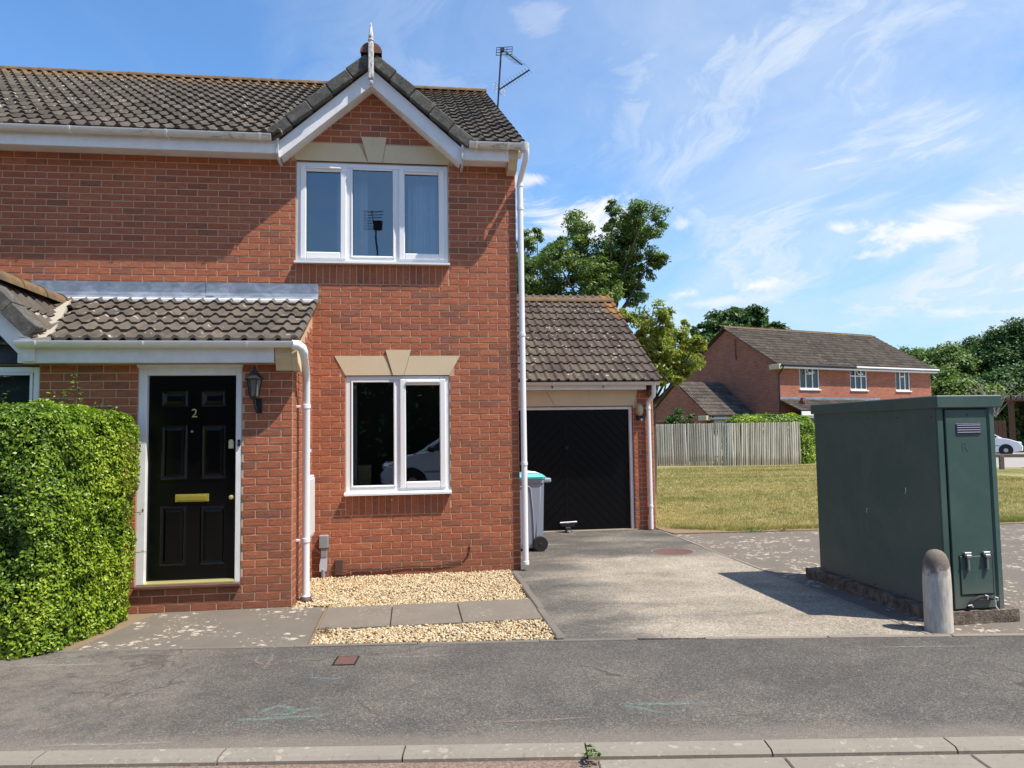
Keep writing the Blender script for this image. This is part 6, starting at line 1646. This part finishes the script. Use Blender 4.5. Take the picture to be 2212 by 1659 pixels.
# ---- knee rail, carport, cars
rail = thing('knee_rail', 'low timber knee rail along the far side of the lawn', 'rail fence', loc=(19.9, 15.6, 0))
rd = Vector((.93, -.36, 0)).normalized(); r0 = Vector((19.7, 15.6, 0))
for k in range(-1, 5):
    p = r0+rd*(k*1.8); M = Matrix.Translation(p) @ Matrix.Rotation(math.atan2(rd.y, rd.x), 4, 'Z'); mb = MB(); mb.cbox((-.07, -.07, 0), (.07, .07, .50), .01, M); mb.build('post', 'grey_timber', rail)
M = Matrix.Translation(r0-rd*2.4) @ Matrix.Rotation(math.atan2(rd.y, rd.x), 4, 'Z'); mb = MB(); mb.cbox((0, -.05, .44), (10, .05, .56), .01, M); mb.build('rail', 'grey_timber', rail); adopt(rail)

def make_car(paint, label, group=None, cat='car'):
    c = thing('parked_car', label, cat, group)
    # side profile (x forward 0..4), half-width by station
    body = [(-1.95, .32), (-1.98, .62), (-1.90, .88), (-1.55, .95), (.75, .95), (1.35, .86), (1.80, .70), (1.95, .50), (1.93, .28), (1.55, .22), (-1.6, .22)]
    cabn = [(-1.80, .90), (-1.62, 1.32), (-1.30, 1.46), (-.2, 1.50), (.35, 1.38), (1.15, .90)]
    def loft(prof, w0, w1, zc):
        mb = MB(); n = len(prof); vs = []
        for yy, sc_ in ((-1, 0), (-.85, 1), (.85, 1), (1, 0)):
            for x, z in prof:
                wd = w0+(w1-w0)*max(0, (z-zc))
                f = abs(yy); ins = (.045 if sc_ == 0 else 0)
                vs.append((x*(1-ins*.4), yy/abs(yy)*(wd*f), z-(ins if z > zc+.2 else 0)*.6))
        fs = []
        for j in range(3):
            for i in range(n): fs.append((j*n+i, j*n+(i+1) % n, (j+1)*n+(i+1) % n, (j+1)*n+i))
        fs += [tuple(range(n-1, -1, -1)), tuple(range(3*n, 4*n))]; mb.add(vs, fs); return mb
    loft(body, .84, .84, .9).build('body', paint, c, True)
    loft(cabn, .80, .42, .9).build('roof_cabin', paint, c, True)
    gl_ = MB()
    for s_ in (-1, 1):
        for pl in ([(-1.5, .97), (-1.38, 1.30), (-.55, 1.40), (-.5, .97)], [(-.44, .97), (-.48, 1.40), (.25, 1.34), (.92, .97)]):
            vs = [(x, s_*((.80-.38*(z-.9))+.006), z) for x, z in pl]; gl_.add(vs, [(0, 1, 2, 3)])
    gl_.add([(1.16, -.70, .94), (1.16, .70, .94), (.40, .56, 1.375), (.40, -.56, 1.375)], [(0, 1, 2, 3)]); gl_.build('side_glass', 'car_glass', c)
    for x in (-1.25, 1.22):
        for s_ in (-1, 1):
            mb = MB(); y0 = s_*.86; mb.lathe([(.18, -.09), (.30, -.09), (.315, -.06), (.315, .06), (.30, .09), (.18, .09)], (x, s_*.78, .315), 22, 1); wh = mb.build('wheel', 'tyre', c, True)
            mb = MB(); mb.lathe([(.0001, -.095), (.2, -.085), (.2, .085), (.0001, .095)], (x, s_*.78, .315), 16, 1); mb.build('rim', 'alloy', wh, True)
    mb = MB(); mb.cbox((.72, -1.0, .95), (.86, -.84, 1.06), .03); mb.cbox((.72, .84, .95), (.86, 1.0, 1.06), .03); mb.build('door_mirror', 'black_metal', c)
    mb = MB(); mb.cbox((-.9, -.858, .52), (.95, -.84, .56), .005); mb.cbox((-.9, .84, .52), (.95, .858, .56), .005); mb.build('side_trim', 'grey_plastic', c)
    for s_ in (-1, 1):
        mb = MB(); mb.cbox((1.70, s_*.66-.12, .60), (1.90, s_*.66+.12, .72), .04); mb.build('headlight', 'pale_grey_plastic', c)
    return c
wheel_t = Vector((29.0, 26.0, 0)); ca_ = math.atan2(-.66, .75)
car = make_car('white_car', 'white hatchback parked on the far road behind the cabinet')
car.matrix_world = Matrix.Translation(wheel_t-Vector((math.cos(ca_), math.sin(ca_), 0))*1.22+Vector((0, 0, .02))) @ Matrix.Rotation(ca_, 4, 'Z')
cp = thing('carport', 'open brown timber carport with corrugated roof at the right edge', 'carport', loc=(36, 30, 0))
q0 = atY(2187, 930, 31.0); q0 = Vector((q0.x, q0.y, 0)); M = Matrix.Translation(q0) @ Matrix.Rotation(ca_, 4, 'Z')
for x in (0, 4.5, 9):
    for y in (0, 5): mb = MB(); mb.cbox((x-.16, y-.16, 0), (x+.16, y+.16, 3.1), .01, M); mb.build('post', 'brown_timber', cp)
for k in range(40):
    mb = MB(); mb.cbox((-.5+k*.27, -.5, 3.08), (-.5+k*.27+.2, 5.3, 3.34), .02, M); mb.build('roof_slat', 'grey_timber', cp)
mb = MB(); mb.box((-.5, -.45, 3.0), (10, 5.3, 3.08), M); mb.build('roof_deck', 'brown_timber', cp)
mb = MB(); mb.box((-.2, 5.0, 0), (9.5, 5.1, 2.95), M); mb.build('back_boarding', 'brown_timber', cp); adopt(cp)
van = make_car('white_car', 'white rounded vehicle standing inside the carport at the photo edge', cat='van')
van.matrix_world = Matrix.Translation(M @ Vector((3.1, 1.2, 0))) @ Matrix.Rotation(ca_+PI, 4, 'Z') @ Matrix.Diagonal((1.0, 1.1, 1.5, 1))
bf = thing('board_fence', 'brown vertical board fence behind the white hatchback', 'fence', loc=(28.5, 31.5, 0))
for k in range(36):
    p = Vector((26.5, 33.0, 0))+Vector((.75, -.66, 0))*(k*.185); mb = MB(); mb.cbox((-.085, -.015, 0), (.085, .015, 1.85), .004, Matrix.Translation(p) @ Matrix.Rotation(ca_, 4, 'Z')); mb.build('board', 'brown_timber', bf)
adopt(bf)

# ---- across the road, seen in the window panes
oh = thing('brick_house', 'brick house across the road reflected in the window panes', 'house', loc=(0, -14, 0))
m_ = MB(); m_.box((-11, -6, 0), (9, 0, 4.9)); m_.prism([(-6, 4.9), (0, 4.9), (-3, 6.9)], 0, -11, 9); m_.build('wall', 'far_brick', oh)
m_ = MB(); plane_quad(m_, (-11.3, .3, 4.75), (-11.3, -3, 7.0), (9.3, -3, 7.0), (9.3, .3, 4.75)); plane_quad(m_, (-11.3, -3, 7.0), (-11.3, -6.3, 4.75), (9.3, -6.3, 4.75), (9.3, -3, 7.0)); m_.build('roof', 'tile_far', oh)
for x in (-9, -5, 2, 6):
    for z in (.9, 3.4):
        w_ = MB(); frame_rect(w_, x, x+1.5, z, z+1.2, .07, .0, .05); W_ = w_.build('window', 'white_upvc', oh)
        p_ = MB(); p_.box((x+.06, .01, z+.06), (x+1.44, .02, z+1.14)); p_.build('pane', 'car_glass', W_)
mb = MB(); mb.tube([(-2.36, -3, 6.9), (-2.36, -3, 8.75)], .03, 8); AM = mb.build('aerial_mast', 'black_metal', oh)
for k in range(7):
    mb = MB(); mb.tube([(-2.86, -3, 8.66+k*.105), (-2.16, -3, 8.68+k*.105)], .014, 5); mb.build('aerial_rod', 'black_metal', AM)
mb = MB(); mb.tube([(-2.50, -3, 9.35), (-2.42, -3, 8.7)], .02, 5); mb.build('aerial_boom', 'black_metal', AM)
mb = MB(); mb.cbox((-2.45, -3.05, 8.62), (-2.14, -2.95, 8.98), .03); mb.build('aerial_reflector', 'black_metal', AM)
h3 = hedge('tall dark hedge across the road reflected in the lower window', -14, 6.5, -13.4, -12.6, 3.3, 13000, .16, 'oak_leaf', rnd=.4, amp=.2, seed=9)  # height and length extended so the lower panes reflect darker
mbh = [c for c in COL.objects if c.parent == h3]
adopt(h3)
car2 = make_car('blue_car', 'pale blue car across the road reflected in the lower window')
car2.matrix_world = Matrix.Translation((.15, -11.6, -.03)) @ Matrix.Rotation(PI, 4, 'Z') @ Matrix.Diagonal((1.12, 1.1, 1.22, 1))

# ================================================================== SMALL THINGS
def weed(label, x, y, n, r_, sz, h=.05, mat='weed_leaf', cat='weed', z=0.0):
    k = thing('weed', label, cat, loc=(x, y, z)); P = []; N = []
    for i in range(n):
        a = random.uniform(0, 6.3); q = random.uniform(0, 1)*r_; P.append((q*math.cos(a), q*math.sin(a), .01+h*random.random()*(1-q/r_*.6))); N.append((math.cos(a)*.5, math.sin(a)*.5, .8))
    leaves('leaves', np.array(P), np.array(N), sz, mat, k, .35); return k
weed('small green weed growing in a kerb joint', -.385, -4.965, 34, .045, .045, .06)
weed('low green weed at the front edge of the gravel', -1.72, -2.70, 60, .09, .018, .02)
weed('brownish creeping plant in the corner of the gravel strip', -1.92, -2.38, 170, .10, .022, .04, 'rusty_leaf', 'plant')
weed('tiny green weed against the paving slab edge', -1.62, -2.33, 30, .05, .016, .02)
weed('thin dry weed in the crack beside the bollard', 2.58, -3.05, 30, .05, .02, .06, 'rusty_leaf')
weed('grey leafy weed at the lawn edge near the path', 3.95, 2.38, 120, .22, .04, .08, 'weed_leaf')
weed('pale weed clump at the lawn edge left of the cabinet', 4.45, 2.36, 60, .12, .035, .06, 'rusty_leaf')
weed('tiny weed by the right end of the garage sill', 2.33, 2.97, 16, .04, .025, .03)
for i in range(5):
    pass
# chalk marks
def mark(label, pts, wd, mat, z=.004, zoff=0.0):
    wd = wd*1.35
    V = []; F = []; E = []; n = len(pts); P = [Vector((p[0], p[1], 0)) for p in pts]
    for i, p in enumerate(P):
        t = (P[min(n-1, i+1)]-P[max(0, i-1)]).normalized(); s_ = Vector((-t.y, t.x, 0))
        fe = min(1, .35+min(i, n-1-i)*.8)
        for k, e in ((-1, 0), (-.15, 1), (.15, 1), (1, 0)): q = p+s_*(wd*k); V.append((q.x, q.y, z)); E.append(e*fe)
    for i in range(n-1):
        for k in range(3): F.append((i*4+k, i*4+k+1, (i+1)*4+k+1, (i+1)*4+k))
    me = bpy.data.meshes.new('m'); me.from_pydata(V, [], F); me.update(); at = me.attributes.new('edge', 'FLOAT', 'POINT'); at.data.foreach_set('value', E); me.materials.append(MATS[mat])
    o = bpy.data.objects.new('painted_line', me); COL.objects.link(o); return o
def marks(label, strokes, wd, mat, z=.004):
    os_ = [mark(label, s_, wd, mat, z) for s_ in strokes]
    k = thing('survey_mark', label, 'paint mark')
    for i, o in enumerate(os_): o.parent = k; o.name = 'painted_line'; o.data.name = 'painted_line'
    k.location = (strokes[0][0][0], strokes[0][0][1], 0); adopt(k); return k
def gz(x, y):                                      # the spot of the pavement under this point of the photograph
    d = raydir(x, y); k = -CAMP.z/d.z; p = CAMP+d*k; return (p.x, p.y)
def G(*l): return [gz(a, b) for a, b in l]
marks('faded teal letter and underline sprayed on the pavement asphalt', [G((495, 1557), (540, 1556), (590, 1553), (640, 1550), (680, 1548), (708, 1545)), G((560, 1545), (575, 1535), (600, 1527), (625, 1530), (640, 1540), (615, 1545), (580, 1544)), G((610, 1536), (650, 1535), (690, 1533))], .022, 'chalk_teal')
marks('faded teal arrow sprayed on the pavement asphalt in front of the drive', [G((1335, 1521), (1380, 1522), (1430, 1522), (1480, 1521), (1522, 1520)), G((1340, 1522), (1375, 1530), (1410, 1537), (1440, 1543)), G((1440, 1541), (1480, 1536))], .020, 'chalk_teal')
marks('long thin pinkish chalk line on the pavement in the middle', [G((1058, 1561), (1110, 1559), (1170, 1557), (1230, 1553), (1285, 1550))], .010, 'chalk_pink')
marks('faded pinkish figure sprayed on the pavement below the path', [G((592, 1410), (586, 1425), (575, 1440), (568, 1448)), G((560, 1418), (552, 1428), (565, 1436), (590, 1436), (608, 1430))], .014, 'chalk_pink')
marks('small blue tick sprayed on the pavement below the iron cover', [G((672, 1455), (675, 1465), (700, 1466), (725, 1468), (748, 1462))], .012, 'chalk_blue')
marks('pale white line on the pavement in front of the gravel', [G((808, 1424), (860, 1420), (920, 1418), (990, 1415))], .012, 'chalk_white')
marks('short white chalk line on the pavement left of the kerb weed', [G((80, 1612), (150, 1610), (240, 1610), (330, 1606), (385, 1604))], .012, 'chalk_white')
marks('whitish smear on the pavement in front of the hedge', [G((20, 1442), (70, 1438), (130, 1438), (200, 1436), (230, 1435))], .020, 'chalk_white')
marks('small blue dab of paint on the pavement beside the hedge foot', [G((140, 1423), (152, 1422), (160, 1421))], .018, 'chalk_blue')
marks('faint white line on the pavement in front of the bollard', [G((1850, 1400), (1950, 1398), (2060, 1397), (2150, 1397))], .012, 'chalk_white')
# grass blades near the front of lawn, as stuff
def grass(n, x0, x1, y0, y1, h, keep):
    x = rng.uniform(x0, x1, n*2); y = y0+(y1-y0)*rng.uniform(0, 1, n*2)**1.7
    m = keep(x, y); x = x[m][:n]; y = y[m][:n]; k = len(x)
    edge0 = np.clip(1-(y-2.3)/.8, 0, 1); a = rng.uniform(0, 6.3, k); wd = .004+.0006*(y-y0); hh = h*rng.uniform(.35, 1.2, k)*(1+.6*edge0); ln = rng.uniform(-.8, .8, (k, 2))*hh[:, None]
    A = np.stack([x-wd*np.cos(a), y-wd*np.sin(a), np.full(k, .01)], 1); B = np.stack([x+wd*np.cos(a), y+wd*np.sin(a), np.full(k, .01)], 1); C = np.stack([x+ln[:, 0], y+ln[:, 1], .012+hh], 1)
    V = np.stack([A, B, C], 1).reshape(-1, 3); F = np.arange(k*3).reshape(-1, 3)
    pn = np.array([mn.noise(Vector((xx*.28, yy*.85, 0)))+.6*mn.noise(Vector((xx*1.3, yy*2.2, 5))) for xx, yy in zip(x, y)])
    edge = np.clip(1-(y-2.3)/1.3, 0, 1)
    t = np.clip(.64+pn*.62-edge*.38+rng.normal(0, .15, k), 0, 1)
    me = fast_mesh('grass', V, F, 'grass_blade', np.repeat(t, 3), 3); o = bpy.data.objects.new('grass', me); COL.objects.link(o); o['kind'] = 'stuff'; return tag(o, 'dry yellowing mown grass of the lawn beyond the drive', 'grass')
def keepg(x, y):
    e = np.array([mn.noise(Vector((xx*2.3, 0, 3)))*.07+mn.noise(Vector((xx*7, 1, 3)))*.05 for xx in x])
    return (y > 2.40+e+np.clip(.6-(x-2.7)*.6, 0, .6)) & (x > 2.7)
grass(170000, 2.7, 17, 2.35, 21.5, .045, keepg)

# taller tufts along the worn edge and scattered in the lawn
def tufts(n):
    cx = np.concatenate([rng.uniform(2.9, 12, n), rng.uniform(3, 15, n)]); cy = np.concatenate([2.48+rng.exponential(.10, n)+np.clip(.55-(cx[:n]-2.7)*.6, 0, .55), rng.uniform(2.8, 14, n)])
    k = 26; x = np.repeat(cx, k)+rng.normal(0, .035, 2*n*k); y = np.repeat(cy, k)+rng.normal(0, .035, 2*n*k); m = len(x)
    a = rng.uniform(0, 6.3, m); wd = .004; hh = .06*rng.uniform(.4, 1.25, m); ln = rng.normal(0, .5, (m, 2))*hh[:, None]
    A = np.stack([x-wd*np.cos(a), y-wd*np.sin(a), np.full(m, .01)], 1); B = np.stack([x+wd*np.cos(a), y+wd*np.sin(a), np.full(m, .01)], 1); C = np.stack([x+ln[:, 0], y+ln[:, 1], .012+hh], 1)
    V = np.stack([A, B, C], 1).reshape(-1, 3); F = np.arange(m*3).reshape(-1, 3)
    me = fast_mesh('grass_tufts', V, F, 'grass_blade', np.repeat(np.clip(rng.normal(.22, .14, m), 0, 1), 3), 3); o = bpy.data.objects.new('grass_tufts', me); COL.objects.link(o); o['kind'] = 'stuff'; return tag(o, 'greener taller grass tufts along the front edge of the lawn', 'grass')
tufts(520)
